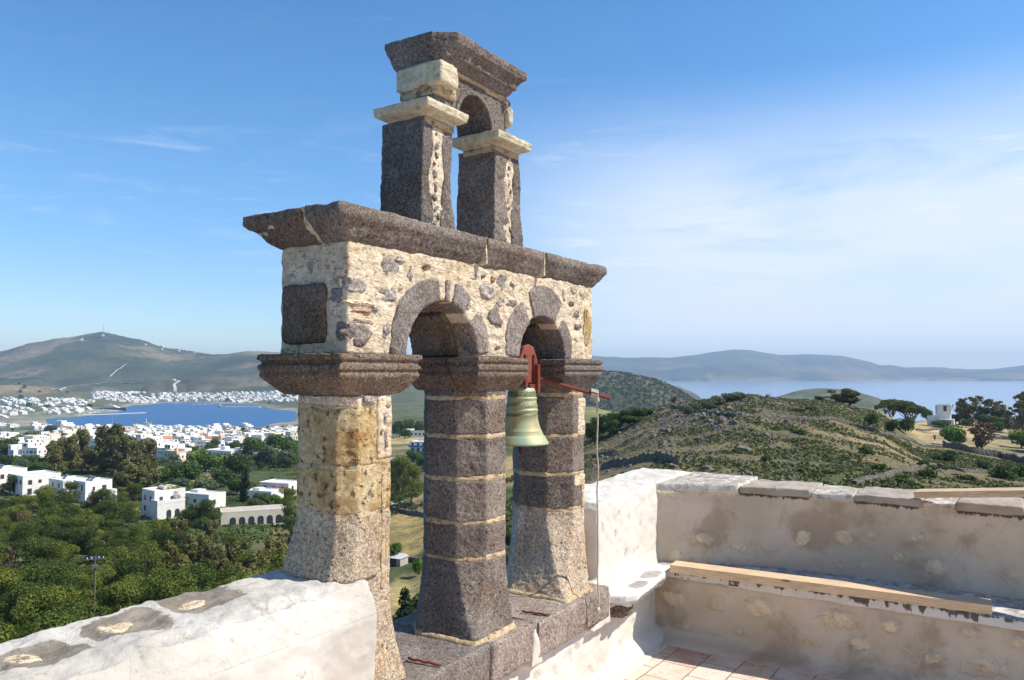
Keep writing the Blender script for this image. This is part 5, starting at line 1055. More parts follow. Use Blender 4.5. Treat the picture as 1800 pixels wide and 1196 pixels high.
v_ = scatter_quads(5200, (-20, 560), (400, 760), lambda px, Y, X: fbm(np.stack([X/60, Y/60, 0*X], 1), 4, 301) < .12, 2.2, 705, per=9); o = leafmesh('garden_greenery', v_, 'carob_leaves'); o['kind'] = 'stuff'
v_ = scatter_quads(9000, (960, 1260), (1360, 2250), lambda px, Y, X: ground(X, Y) > -104, 4.0, 706, per=6); o = leafmesh('headland_maquis', v_, 'scrub_leaves'); o['kind'] = 'stuff'
# ================================================================ rocks and dry stone walls
def rockmat(name, c1, c2, sc):
    m, g = material(name); v = g.pos(); n_ = g.noise(v, sc, 6, .65); c = g.mix(g.sstep(n_, .35, .65), c1, c2); c = g.mix(g.sstep(g.noise(v, sc*4, 4, .6), .5, .7), c, (.07,.062,.055)); g.out(c, .95, g.bump(n_, .9, .12), .1)
rockmat('hill_rock', (.125,.108,.088), (.25,.222,.185), 1.6); rockmat('wall_stone', (.10,.088,.072), (.20,.18,.15), 1.9)
def rockgeo(seed, sub=2):
    bm = bmesh.new(); bmesh.ops.create_icosphere(bm, subdivisions=sub, radius=1); P = np.array([v.co[:] for v in bm.verts]); F = [[v.index for v in f.verts] for f in bm.faces]; bm.free()
    r_ = np.random.default_rng(seed)
    for k in range(9):
        n_ = r_.normal(size=3); n_ /= np.linalg.norm(n_); d = r_.uniform(.45,.8); q = P@n_; P = P-np.clip(q-d, 0, 9)[:, None]*n_
    P = P*(1+.18*fbm(P*1.8+seed, 3, seed))[:, None]*r_.uniform(.75, 1.25, 3); return P, F
RP = [rockgeo(800+i) for i in range(6)]; rprot = []
for i in range(6):
    o = mesh('boulder', RP[i][0], RP[i][1], 'hill_rock'); tag(o, 'x', 'boulder'); rprot.append(o)
def rockspot(r_):
    q = r_.random()
    if q < .62: px = r_.gauss(1235, 75); Y = r_.gauss(205, 26)
    elif q < .85: px = r_.uniform(1035, 1420); Y = r_.uniform(85, 240)
    else: px = r_.uniform(1040, 1700); Y = r_.uniform(75, 260)
    return px, Y
rr = random.Random(5); cnt = 0; used = set(); small = []
cand = [rockspot(rr) for _ in range(15000)]; cand = [c_ for c_ in cand if 1030 < c_[0] < 1700 and 70 < c_[1] < 250 and not (c_[0] > 1560 and c_[1] > 205)]
ca = np.array(cand); cx_ = (ca[:,0]-900)/FPX*ca[:,1]; cz_ = ground(cx_, ca[:,1]); cv_ = vnoise(np.stack([cx_/6, ca[:,1]/6, 0*cx_], 1), 900)
for i in range(len(cand)):
    px, Y = cand[i]; x, z, cl_ = float(cx_[i]), float(cz_[i]), cv_[i]
    if cl_ < -.15 and rr.random() < .7: continue
    if cnt < 280 and (cnt < 40 or rr.random() < .06):
        s = rr.uniform(.30, .65) if rr.random() < .85 else rr.uniform(.65, 1.0); k = cnt % 6
        o = rprot[k] if k not in used else rprot[k].copy()
        if k in used: C.objects.link(o)
        used.add(k); o.location = (x, Y, z+.15*s); o.rotation_euler = (rr.uniform(-.5,.5), rr.uniform(-.5,.5), rr.uniform(0, 6.28)); o.scale = (s*rr.uniform(.7,1.3), s*rr.uniform(.7,1.2), s*rr.uniform(.7,1.25))
        o['label'] = 'grey boulder cropping out of the scrubby hillside behind the far wall'; o['group'] = 'boulders on the rocky hillside'; cnt += 1
    else: small.append((x, Y, z, rr.uniform(.10,.34)))
PV = []; PF = []; RS = [rockgeo(860+i, 1) for i in range(5)]; b_ = 0
for i, (x, y, z, s) in enumerate(small):
    P, F = RS[i % 5]; a = rr.uniform(0, 6.28); c_, s2 = math.cos(a), math.sin(a); Q = P@np.array([[c_,s2,0],[-s2,c_,0],[0,0,1]])*s+np.array([x,y,z+.1*s]); PV.append(Q); PF.append(np.array(F)+b_); b_ += len(P)
o = bigmesh('rubble_scatter', np.concatenate(PV), np.concatenate(PF), 'hill_rock', False, 'stuff')
def drywall(pts, h, th, label, seed, mat='wall_stone'):
    W_ = [hit(px, py) for px, py in pts] if len(pts[0]) == 2 else [at(px, Y) for px, Y, _ in pts]; W_ = [w for w in W_ if w]; P = []
    for a, b in zip(W_[:-1], W_[1:]):
        L = math.hypot(b[0]-a[0], b[1]-a[1]); n_ = max(2, int(L/.45))
        for i in range(n_): t = i/n_; P.append((a[0]+(b[0]-a[0])*t, a[1]+(b[1]-a[1])*t))
    P = np.array(P); P = np.stack([smooth1(P[:,0], 9), smooth1(P[:,1], 9)], 1); T = np.gradient(P, axis=0); T /= np.linalg.norm(T, axis=1)[:, None]; N_ = np.stack([-T[:,1], T[:,0]], 1); gzv = ground(P[:,0], P[:,1]); r_ = np.random.default_rng(seed)
    prof = [(-th,-.6),(-th*.95,h*.33),(-th*.8,h*.66),(-th*.6,h),(th*.6,h*1.02),(th*.8,h*.66),(th*.95,h*.33),(th,-.6)]; rings = []
    for i in range(len(P)):
        jt = r_.uniform(-.09,.09,(8,2)); hh = 1+.22*vnoise(np.array([[i*.6, 0, seed]]))[0]
        rings.append([(P[i,0]+N_[i,0]*(a+jt[k,0]), P[i,1]+N_[i,1]*(a+jt[k,0]), gzv[i]+(b*hh+jt[k,1] if b > 0 else b)) for k, (a, b) in enumerate(prof)])
    g = Geo(); g.loft(rings); o = g.build('dry_stone_wall', mat); return tag(o, label, 'stone wall')
drywall([(1180,716),(1240,728),(1300,734),(1360,735),(1430,741),(1500,749),(1545,763),(1600,776),(1660,789)], .8, .32, 'long dark dry stone wall winding down the hillside towards the tower house', 1)
drywall([(1655,787),(1710,797),(1760,806),(1830,818)], 1.7, .45, 'tall dark dry stone wall along the lower edge of the tan field', 2)
drywall([(1500,852),(1560,838),(1605,826),(1645,820),(1690,830),(1740,834),(1800,830)], .55, .35, 'low tumbled stone wall low on the hillside behind the far wall', 3)
drywall([(1040,806),(1060,802),(1084,798)], .9, .4, 'short terrace wall right of the rope, uppermost of three', 4)
drywall([(1055,828),(1085,818),(1120,813),(1165,806),(1192,817)], 1.1, .4, 'longer curved terrace wall of dark stone, middle of three', 5)
drywall([(1075,845),(1100,838),(1120,834)], .7, .4, 'short terrace wall just above the whitewashed corner, lowest of three', 6)
drywall([(1610,757),(1650,756),(1690,757)], .8, .3, 'low stone wall in front of the tower house', 7)
drywall([(685,898),(720,905),(760,908)], 1.2, .4, 'dark stone wall at the top of the golden field between the columns', 8)
drywall([(690,988),(720,985),(760,988)], .8, .4, 'rough stone wall between two golden fields behind the columns', 9)
# steep crag pieces on the crest
for i, (px, py, s) in enumerate(((1262,712,1.9),(1280,722,2.3),(1300,734,2.0),(1270,742,2.2),(1276,760,1.6),(1330,706,1.7),(1350,700,1.9),(1365,703,1.5),(1238,734,1.8),(1222,742,1.5),(1184,776,1.7),(1165,782,1.5),(1345,768,1.4),(1310,720,1.5),(1210,722,1.4),(1250,748,1.4),(1290,745,1.8),(1150,728,1.2))):
    h_ = hit(px, py)
    if not h_: continue
    o = rprot[i % 6].copy(); C.objects.link(o); o.location = (h_[0], h_[1], h_[2]+.15); o.rotation_euler = (.4*math.sin(i), .4*math.cos(i*2), i*1.3); o.scale = (s*.62, s*.5, s*.6)
    o['label'] = 'large dark crag jutting from the crest of the rocky hill'; o['group'] = 'crags on the crest of the rocky hill'
# ================================================================ buildings, boats, poles
def wallpaint(name, c1, c2):
    m, g = material(name); v = g.pos(); n_ = g.noise(v, .5, 5, .6); c = g.mix(g.sstep(n_, .35, .65), c1, c2)
    st = g.sstep(g.noise(g.mapv(v, scale=(1,1,.25)), 1.6, 5, .65), .58, .72); c = g.mix(g.m('MULTIPLY', st, .35), c, tuple(x*.72 for x in c1)); g.out(c, .85, g.bump(g.noise(v, 6, 3), .2, .02), .2)
wallpaint('house_white', (.72,.69,.63), (.80,.775,.72)); wallpaint('house_cream', (.66,.58,.44), (.72,.65,.52)); wallpaint('roof_grey', (.55,.53,.49), (.64,.62,.58)); wallpaint('house_ochre', (.62,.47,.30), (.66,.52,.36))
wallpaint('terracotta_roof', (.48,.16,.08), (.56,.22,.12)); wallpaint('stone_hut', (.40,.36,.30), (.50,.45,.38)); wallpaint('hull_navy', (.015,.022,.045), (.02,.03,.055)); wallpaint('boat_white', (.75,.75,.74), (.8,.8,.8)); wallpaint('awning_green', (.10,.30,.27), (.12,.34,.30))
simple('window_dark', (.035,.04,.05), (.06,.065,.075), .25, 3, 0, .01, .5); simple('shutter_brown', (.16,.07,.04), (.22,.10,.06), .7, 8, .2, .01); simple('shutter_blue', (.10,.17,.30), (.14,.22,.36), .7, 8, .2, .01)
simple('steel', (.35,.36,.37), (.22,.23,.24), .4, 8, .1, .01, .5, .6); simple('pole_wood', (.20,.16,.12), (.12,.09,.07), .9, 6, .5, .01); simple('solar_glass', (.06,.08,.12), (.12,.15,.20), .2, 4, 0, .01, .6); simple('funnel_ochre', (.42,.24,.05), (.46,.28,.07), .6, 3, 0)
def localpx(o): pass
def window(parent, W_, D_, face, s, z, w_, h_, kind='window', sh='shutter_brown', arch=False):
    """face 0 front(-y) 1 right(+x) 2 left(-x); s = position along that face, measured from its middle"""
    def P(a, d, zz): return {0: (a, -D_/2-d, zz), 1: (W_/2+d, a, zz), 2: (-W_/2-d, -a, zz)}[face]
    def bx(a0, a1, d0, d1, z0, z1):
        p = P(a0, d0, z0); q = P(a1, d1, z1); G = Geo(); G.box(min(p[0],q[0]), max(p[0],q[0]), min(p[1],q[1]), max(p[1],q[1]), z0, z1); return G
    if arch:
        n_ = 8; pl = [(s-w_/2, z), (s+w_/2, z)]+[(s+w_/2*math.cos(math.pi*i/n_), z+h_-w_/2+w_/2*math.sin(math.pi*i/n_)) for i in range(n_+1)]
        G = Geo(); G.loft([[P(a, -.05, b) for a, b in pl], [P(a, .02, b) for a, b in pl]]); return G.build('archway', 'window_dark', parent)
    o = bx(s-w_/2, s+w_/2, -.05, .02, z, z+h_).build(kind, 'window_dark', parent)
    f = Geo(); f.V = []
    for a0, a1, z0, z1 in ((s-w_/2-.07, s-w_/2, z-.06, z+h_+.07), (s+w_/2, s+w_/2+.07, z-.06, z+h_+.07), (s-w_/2, s+w_/2, z+h_, z+h_+.07), (s-w_/2, s+w_/2, z-.06, z), (s-.03, s+.03, z, z+h_)):
        q = bx(a0, a1, -.04, .06, z0, z1); f.add(q.V, q.F)
    f.build('frame', sh, o); return o
def house(name, label, px, Y, W_, D_, H_, rz, wins=(), group=None, mat='house_white', roof='roof_grey', extra=None, z=None, cat='house', tanks=0, sh='shutter_brown'):
    x, Y, zz = at(px, Y); z = zz if z is None else z; o = empty(name, (x,Y,z), R(rz), label, cat, group)
    G = Geo(); G.box(-W_/2, W_/2, -D_/2, D_/2, -2.5, H_); G.build('wall', mat, o)
    G = Geo(); e = .16
    for a in ((-W_/2, W_/2, -D_/2-.02, -D_/2+e), (-W_/2, W_/2, D_/2-e, D_/2+.02), (-W_/2-.02, -W_/2+e, -D_/2+e, D_/2-e), (W_/2-e, W_/2+.02, -D_/2+e, D_/2-e)): G.box(*a, H_+.004, H_+.35)
    G.build('roof_parapet', mat, o); G = Geo(); G.box(-W_/2+e, W_/2-e, -D_/2+e, D_/2-e, H_+.004, H_+.09); G.build('roof', roof, o)
    for wn in wins: window(o, W_, D_, *wn, **({'sh': sh} if len(wn) < 7 else {}))
    for k in range(tanks):
        G = Geo(); tx = -W_*.15+k*1.9; G.tube([(tx-.6,0,H_+1.15),(tx+.6,0,H_+1.15)], .30, 10); G.build('water_tank', 'steel', o)
        G = Geo(); G.prism([(-1.3,H_+.2),(-.2,H_+.95),(-.2,H_+1.0),(-1.3,H_+.25)], tx-.75, tx+.75, 'x'); G.build('solar_panel', 'solar_glass', o)
    if extra: extra(o, W_, D_, H_)
    return o
def row(face, n, span, z, w_=1.0, h_=1.3): return [(face, -span/2+span*i/(n-1) if n > 1 else 0, z, w_, h_) for i in range(n)]
def ex_wing(dx, dy, w_, d_, h_, mat='house_white', name='wing'):
    def f(o, W_, D_, H_):
        G = Geo(); G.box(dx-w_/2, dx+w_/2, dy-d_/2, dy+d_/2, -2.5, h_); q = G.build(name, mat, o)
        G = Geo(); G.box(dx-w_/2+.15, dx+w_/2-.15, dy-d_/2+.15, dy+d_/2-.15, h_+.004, h_+.08); G.build('roof', 'roof_grey', q)
    return f
def both(*fs):
    def f(*a):
        for q in fs: q(*a)
    return f
NG = None
house('white_house', 'white two storey house at the left edge with water tanks on its roof', 10, 262, 12, 10, 6.4, -35, row(0,2,5,3.9)+row(1,2,5,3.9)+row(1,1,0,1.0), tanks=2)
house('white_house', 'long white house with dark windows along its shaded front, second from the left edge', 66, 250, 11.5, 11, 5.8, -38, row(0,4,8.5,3.6,.9,1.2)+[(0,-1.0,.6,2.2,2.4),(1,-3.4,3.4,1.0,1.3),(1,-.6,3.7,.8,.9),(1,3.4,3.5,1.2,1.4),(1,-3.5,.4,1.1,1.7)])
house('white_house', 'white house with a solar water heater and three small windows, behind the pine wood', 127, 246, 9.5, 8, 5.0, -36, row(0,2,4,3.0,.9,1.2)+[(1,-2,3.2,.6,1.1),(1,0,3.2,1.6,1.0),(1,2.6,3.0,1.0,1.6)], tanks=1)
house('white_house', 'white house with tanks on the roof and a sloping white stair wall at its right', 168, 240, 7.5, 8, 5.6, -36, row(0,2,3.4,3.2,.7,1.6)+[(1,-1.5,3.2,.6,1.0),(1,1.6,3.1,1.2,1.3)], tanks=2, extra=lambda o, W_, D_, H_: Geo().prism([(-4,-2.5),(4,-2.5),(4,3.2),(-2,1.6),(-4,.5)], W_/2+.01, W_/2+3.0, 'x').build('stair_wall', 'house_white', o))
def ex_E(o, W_, D_, H_):
    G = Geo(); G.box(W_/2-.2, W_/2+4.2, -D_/2-1.0, D_/2-2, -3.5, H_-2.9); q = G.build('terrace_wing', 'house_white', o)
    G = Geo(); G.box(W_/2+.0, W_/2+4.25, -D_/2-1.05, -D_/2-.85, H_-2.89, H_-1.9); G.box(W_/2+4.05, W_/2+4.25, -D_/2-.85, D_/2-2, H_-2.89, H_-1.9); G.build('balcony_parapet', 'house_white', q)
    for s in (-1.2, 1.2):
        n_ = 8; G = Geo(); pl = [(s-.7, .2), (s+.7, .2)]+[(s+.7*math.cos(math.pi*i/n_), 1.8+.7*math.sin(math.pi*i/n_)) for i in range(n_+1)]; G.loft([[(W_/2+4.19, a-1, b) for a, b in pl], [(W_/2+4.23, a-1, b) for a, b in pl]]); G.build('archway', 'window_dark', q)
    G = Geo(); G.box(-1.2, 2.4, -1, 2.6, H_, H_+1.1); G.build('roof_room', 'house_cream', o)
house('white_house', 'tall white house with balconies and solar panels standing among trees left of the yellow column', 292, 232, 8.5, 9, 7.2, -42, [(0,-2,4.4,1.1,1.4),(0,1.8,4.4,1.1,1.4),(0,-2,1.4,1.1,1.4),(1,-2.6,4.4,.9,1.3),(1,.6,4.4,.8,1.2)], extra=ex_E, tanks=2, sh='shutter_blue')
house('white_house', 'low white house with a notched side wall, right of the balconied house', 362, 262, 12, 7.5, 4.6, -24, row(0,3,7.5,1.8,1.0,1.3)+[(1,-1.4,1.8,1.0,1.2)], extra=ex_wing(-4.0,1.5,3.4,3.4,5.4))
def ex_G(o, W_, D_, H_):
    for k in range(6): window(o, W_, D_, 0, -W_/2+3.2+k*2.55, .1, 1.75, 2.5, arch=True)
    G = Geo(); G.box(W_/2, W_/2+6, -D_/2+1, -D_/2+1.3, -2.5, 1.4); G.build('garden_wall', 'house_cream', o)
house('arcaded_building', 'low cream building with a row of arches beside the yellow column', 447, 232, 17.5, 8, 3.9, 22, (), mat='house_cream', roof='stone_hut', extra=ex_G, cat='building')
house('white_house', 'white house with a red tiled veranda touching the yellow column', 497, 296, 13, 9, 5.2, -20, row(0,3,8,3.0,.9,1.2)+row(1,2,4,3.0), extra=lambda o, W_, D_, H_: Geo().prism([(-D_/2-3.4,2.9),(-D_/2-3.4,3.05),(-D_/2,3.9),(-D_/2,3.7)], -1, W_/2+1, 'x').build('veranda_roof', 'terracotta_roof', o))
house('white_house', 'white house with arched windows and blue shutters in front of the red veranda', 468, 276, 11, 7, 4.4, -20, row(0,4,8,1.6,.9,1.1), sh='shutter_blue', extra=ex_wing(-2.5,0,3,3,5.2))
house('white_hotel', 'long white two storey hotel with arched balconies in the middle of the town', 400, 452, 21, 12, 6.2, -28, row(0,7,17,3.9,.9,1.2)+row(0,6,15,.9,1.1,1.5)+[(1,-3,3.7,2.2,1.8),(1,3,3.7,2.2,1.8),(1,-3,.6,2.2,1.9),(1,3,.6,2.2,1.9)], extra=both(ex_wing(-3,2,3.5,3.5,8.0), ex_wing(7,3,4,3,7.6)), cat='hotel')
house('white_house', 'white cubic house with blue doors above the garden trees, centre of the town', 268, 470, 16, 9, 6.0, -32, row(0,4,11,3.6,1.0,1.2)+row(1,2,4,3.6)+[(0,0,.3,2.6,2.6),(0,5,.5,1.0,1.2)], sh='shutter_blue', extra=ex_wing(-3,2,6,5,9.2))
house('white_house', 'stepped white house left of the hotel, with a pergola at its foot', 318, 440, 10, 8, 5.4, -30, row(0,3,6,3.2,.8,1.2)+row(1,2,3,3.2), extra=ex_wing(2,2,5,4,8.0))
house('white_house', 'white walled villa in the fields seen just right of the yellow column', 705, 610, 19, 10, 5.5, -10, row(0,5,14,2.8,1.2,1.4)+row(1,2,4,2.8), extra=both(ex_wing(-4,3,8,5,8.2), ex_wing(-13,-3,10,5,3.0)))
house('white_house', 'low white villa with dark openings seen beside the dark middle column', 738, 590, 12, 9, 4.6, -10, row(0,4,9,1.4,1.3,1.6)+row(1,1,0,1.4))
def ex_K(o, W_, D_, H_):
    for z in (2.9, 5.8):
        G = Geo(); G.box(-W_/2-.1, W_/2+.1, -D_/2-1.5, -D_/2-.02, z-.1, z+.05); q = G.build('balcony', 'house_white', o); G = Geo(); G.box(-W_/2-.1, W_/2+.1, -D_/2-1.5, -D_/2-1.42, z+.06, z+.95); G.build('railing', 'shutter_blue', q)
house('white_house', 'white three storey house with balconies seen between the left and middle columns', 742, 395, 9, 8, 8.2, -20, row(0,3,6,.6,1.1,2.0)+row(0,3,6,3.3,1.1,2.0)+row(0,3,6,6.2,1.1,1.6)+row(2,2,4,3.6), extra=ex_K, sh='shutter_blue')
x, Y, z = at(706, 385); G = Geo(); G.box(-6, 6, -.2, .2, -2, 2.2); o = G.build('garden_wall', 'house_white', None, loc=(x,Y,z), rz=R(12)); tag(o, 'bright white garden wall leading to the balconied house between the columns', 'garden wall')
def hut(px, Y, w_, d_, h_, rz, label, mat='stone_hut'):
    x, Y, z = at(px, Y); o = empty('stone_hut', (x,Y,z), R(rz), label, 'hut'); G = Geo(); G.box(-w_/2, w_/2, -d_/2, d_/2, -1, h_); G.build('wall', mat, o); G = Geo(); G.prism([(-d_/2-.2,h_),(d_/2+.2,h_+.004),(0,h_+.9)], -w_/2-.2, w_/2+.2, 'x'); G.build('roof', 'roof_grey', o); window(o, w_, d_, 0, 0, .1, w_*.4, 1.6); return o
hut(700, 168, 3.6, 3.0, 1.7, -25, 'small pale stone hut between the two golden fields, seen between the columns')
hut(672, 300, 4, 3, 2.0, 10, 'little stone shed in the field just right of the yellow column')
for i, (px, Y, rz, c_, lb) in enumerate(((700, 252, 20, 'boat_white', 'white car parked under the trees between the columns'), (714, 248, 25, 'steel', 'grey car parked behind the white one between the columns'))):
    x, Y, z = at(px, Y); o = empty('parked_car', (x,Y,z+.02), R(rz), lb, 'car'); G = Geo()
    G.prism([(-2.1,.3),(2.1,.3),(2.15,.75),(1.3,.92),(.7,1.4),(-1.2,1.42),(-2.0,.95),(-2.15,.7)], -.85, .85); bo = G.build('body', c_, o); bevel(bo, .06, 2)
    G = Geo(); G.prism([(1.15,.95),(.66,1.34),(-1.15,1.36),(-1.75,.98)], -.865, .865); G.build('windows', 'window_dark', o)
    for a in (-1.3, 1.3):
        for b in (-.78, .78): G = Geo(); G.tube([(a,b-.1,.32),(a,b+.1,.32)], .32, 12); G.build('wheel', 'window_dark', o)
# the tower house on the right
def ex_T(o, W_, D_, H_):
    for i in range(4): G = Geo(); a = -D_/2+.35+i*(D_-.7)/3; G.box(W_/2+.01, W_/2+.30, a-.22, a+.22, H_-2.9, H_-.1); G.build('pillar', 'house_white', o)
    G = Geo(); G.box(W_/2+.005, W_/2+.32, -D_/2, D_/2, H_-.1, H_+.34); G.box(W_/2+.005, W_/2+.32, -D_/2, D_/2, H_-3.4, H_-2.9); G.build('loggia', 'house_white', o)
    G = Geo(); G.box(W_/2-.03, W_/2+.008, -D_/2+.1, D_/2-.1, H_-2.88, H_-.12); G.build('loggia_painted_shade', 'shutter_brown', o)  # flat brown panel paints the shade behind the loggia pillars
    for i in range(9): 
        G = Geo(); zz = H_-3.4+i*.37; G.box(-W_/2-.03, -W_/2+.5+.25*(i%2), -D_/2-.03, -D_/2+.3, zz, zz+.3); G.build('quoin', 'stone_hut', o)
house('tower_house', 'white tower house with a pillared loggia standing above the sea on the right', 1656, 335, 5.6, 5.2, 9.0, -32, [(0,.8,6.6,1.1,2.2),(0,-.6,1.0,1.0,2.0),(1,0,1.2,1.4,1.6)], extra=both(ex_T, ex_wing(-4.2,-.5,3.6,4.6,4.4), ex_wing(1.5,-5.2,5.5,4.5,3.3)))
# chapel and masts on the mountain
for px, Y, s, lb in ((143, 4700, 9, 'tiny white chapel high on the left mountain'), (180, 4800, 8, 'small white mast station right of the chapel on the mountain')):
    x, Y, z = at(px, Y); o = empty('hill_chapel', (x,Y,z), 0, lb, 'chapel'); G = Geo(); G.box(-s, s, -s*.6, s*.6, -6, s*.8); G.build('wall', 'house_white', o); G = Geo(); G.lathe([(s*.55,s*.8),(s*.5,s*1.1),(s*.3,s*1.4),(.05,s*1.5)], 12, (-s*.3,0)); G.build('dome', 'house_white', o); G = Geo(); G.box(s*.4, s*.75, -1.5, 1.5, s*.8, s*1.7); G.build('bell_cote', 'house_white', o)
for px, Y, h_, lb in ((181, 4950, 62, 'tall thin radio mast on the mountain summit'), (144, 4700, 30, 'short mast beside the chapel on the mountain'), (186, 4850, 26, 'lower lattice mast below the summit')):
    x, Y, z = at(px, Y); o = empty('radio_mast', (x,Y,z-4), 0, lb, 'mast'); G = Geo(); G.tube([(0,0,0),(0,0,h_*.6),(0,0,h_)], [1.6,1.2,.5], 4); G.build('mast', 'steel', o); G = Geo(); G.tube([(0,0,h_*.55),(0,0,h_*.66)], 2.2, 8); G.build('dish_ring', 'boat_white', o)
# ---- the town: cubic houses, each one an object
def cube_house(seed, big=False):
    r_ = random.Random(seed); G = Geo(); w_, d_ = r_.uniform(7,12), r_.uniform(6,9.5); h_ = r_.choice([3.3,3.5,6.3,6.6]); G.box(-w_/2, w_/2, -d_/2, d_/2, -3, h_)
    bl = [(-w_/2, w_/2, -d_/2, d_/2, 0, h_)]
    if r_.random() < .7: a = r_.uniform(.35,.6)*w_; q = h_+r_.choice([2.2,2.9]); G.box(-w_/2+.02, -w_/2+a, -d_/2+.02, d_/2-.6, h_, q); bl.append((-w_/2+.02, -w_/2+a, -d_/2+.02, d_/2-.6, h_, q))
    if r_.random() < .6: a = r_.uniform(2.5,4.5); q = r_.uniform(2.6,3.2); G.box(w_/2, w_/2+a, -d_/2+r_.uniform(0,2), d_/2-.5, -3, q)
    if r_.random() < .4: G.box(-1.2, 1.0, -.8, 1.2, h_, h_+1.6)
    for x0, x1, y0, y1, z0, z1 in bl:                  # parapets + openings
        for a in ((x0,x1,y0-.01,y0+.2),(x0,x1,y1-.2,y1+.01),(x0-.01,x0+.2,y0+.2,y1-.2),(x1-.2,x1+.01,y0+.2,y1-.2)): G.box(*a, z1-.01, z1+.4)
        for f in range(int((z1-z0)/2.9+.5)):
            n_ = max(1, int((x1-x0)/2.3))
            for k in range(n_):
                if r_.random() < .2: continue
                c_ = x0+(k+.5)*(x1-x0)/n_; ww, hh = r_.choice([(.8,1.1),(1.0,1.2),(.9,2.0),(1.6,1.3)]); zb_ = z0+f*3.1+(.1 if hh > 1.9 else .9); G.box(c_-ww/2, c_+ww/2, y0-.06, y0+.1, zb_, zb_+hh, r_.choice([1,1,2,3]))
            n_ = max(1, int((y1-y0)/2.6))
            for k in range(n_):
                if r_.random() < .3: continue
                c_ = y0+(k+.5)*(y1-y0)/n_; G.box(x1-.1, x1+.06, c_-.45, c_+.45, z0+f*3.1+.9, z0+f*3.1+2.1, r_.choice([1,2]))
    return G
def far_house(G, mats): o = G.build('town_house', None, None, mats=mats); return o
HM = ['house_white','window_dark','shutter_brown','shutter_blue']
protos = [cube_house(900+i) for i in range(12)]
def gable(seed, wall, roof):
    G = Geo(); w_, d_, h_ = 9, 7, 5.4; G.box(-w_/2, w_/2, -d_/2, d_/2, -3, h_); G.prism([(-d_/2-.4,h_),(d_/2+.4,h_+.003),(0,h_+1.9)], -w_/2-.4, w_/2+.4, 'x', 1)
    for f in (0, 1):
        for k in (-3, 0, 3): G.box(k-.45, k+.45, -d_/2-.06, -d_/2+.1, .9+f*2.6, 2.1+f*2.6, 2)
        for k in (-1.8, 1.8): G.box(w_/2-.1, w_/2+.06, k-.45, k+.45, .9+f*2.6, 2.1+f*2.6, 2)
    return G
PO = [far_house(p, HM) for p in protos]+[gable(1, 0, 0).build('town_house', None, None, mats=['house_white','terracotta_roof','window_dark']), gable(2, 0, 0).build('town_house', None, None, mats=['house_cream','terracotta_roof','window_dark']), far_house(cube_house(930), ['house_cream','window_dark','shutter_brown','shutter_blue']), far_house(cube_house(931), ['house_ochre','window_dark','shutter_brown','shutter_blue'])]
usedh = set(); placed = []
REG = [ # name, px range, Y range, count, spacing, label, group
 ('near', (0,525), (420,1010), 235, 9.6, 'in the near quarter of the town'),
 ('quay', (60,525), (1010,1480), 170, 12.5, 'by the near harbour shore'),
 ('left', (0,165), (1480,2560), 110, 15, 'on the left shore'),
 ('far', (165,525), (2640,3170), 360, 14.5, 'on the far shore'),
 ('ridge', (250,345), (4750,5150), 9, 30, 'on the mountain saddle')]
rh = random.Random(77); indiv = 0; rest = Geo(); KD = ['white cubic house']*12+['white house with a red tiled roof','cream house with a red tiled roof','cream cubic house','ochre cubic house']
cells = {}
def free(x, y, d):
    k = (int(x//20), int(y//20))
    for i in (-1,0,1):
        for j in (-1,0,1):
            for (a, b) in cells.get((k[0]+i, k[1]+j), ()):
                if (a-x)**2+((b-y)*.75)**2 < d*d: return False
    cells.setdefault(k, []).append((x, y)); return True
for nm, pr, yr, cnt_, sp_, lab in REG:
    got = 0; NC = 7000; cp = rng.uniform(*pr, NC); cy = np.sqrt(rng.uniform(yr[0]**2, yr[1]**2, NC)) if nm != 'near' else rng.uniform(*yr, NC); cx = (cp-900)/FPX*cy; cz = ground(cx, cy); cn = vnoise(np.stack([cx/85, cy/85, 0*cx+3], 1), 55)
    for px, Y, x, z, vn in zip(cp.tolist(), cy.tolist(), cx.tolist(), cz.tolist(), cn.tolist()):
        if got >= cnt_: break
        if nm == 'near' and (70 < px < 250 and Y < 640 or px > 340 and Y < 610 and rh.random() < .9 or Y < 440 and px > 240): continue
        if nm == 'left' and (z < SEA+3 or z > -72): continue
        if nm in ('quay','far') and z < SEA+1.8: continue
        if nm == 'far' and (z > SEA+36+9*math.sin(px/30)) : continue
        if nm == 'quay' and px > 440 and Y > 1350: continue
        if vn < -.5 and nm != 'ridge': continue
        if not free(x, Y, sp_): continue
        k = rh.randrange(12) if rh.random() < .86 else rh.randrange(12, 16); rz = R(rh.choice([-38,-30,-22,-10,8,52,60])+rh.uniform(-6,6)); sc = rh.uniform(.9, 1.3)*(1.15 if nm in ('far','left') else 1.0); got += 1
        lim = {'near': 200, 'quay': 62, 'left': 12, 'far': 7, 'ridge': 9}[nm]
        if got <= lim and indiv < 292:
            if k in usedh: o = PO[k].copy(); C.objects.link(o)
            else: o = PO[k]; usedh.add(k)
            o.location = (x,Y,z); o.rotation_euler = (0,0,rz); o.scale = (sc*(1.35 if nm in ('far','left') else 1), sc, sc*rh.uniform(.9,1.1)*(.72 if nm in ('far','left') else .92)); o['label'] = KD[k]+' '+lab; o['category'] = 'house'; o['group'] = KD[k]+'s '+lab; indiv += 1
        else:
            p = protos[rh.randrange(12)]; c_, s2 = math.cos(rz), math.sin(rz); fl_ = nm in ('far','left'); V = [(x+(a*(1.35 if fl_ else 1)*c_-b*s2)*sc, Y+(a*(1.35 if fl_ else 1)*s2+b*c_)*sc, z+q*sc*(.72 if fl_ else .92)) for a, b, q in p.V]; b0 = len(rest.V); rest.V += V; rest.F += [tuple(i+b0 for i in f) for f in p.F]; rest.M += p.M
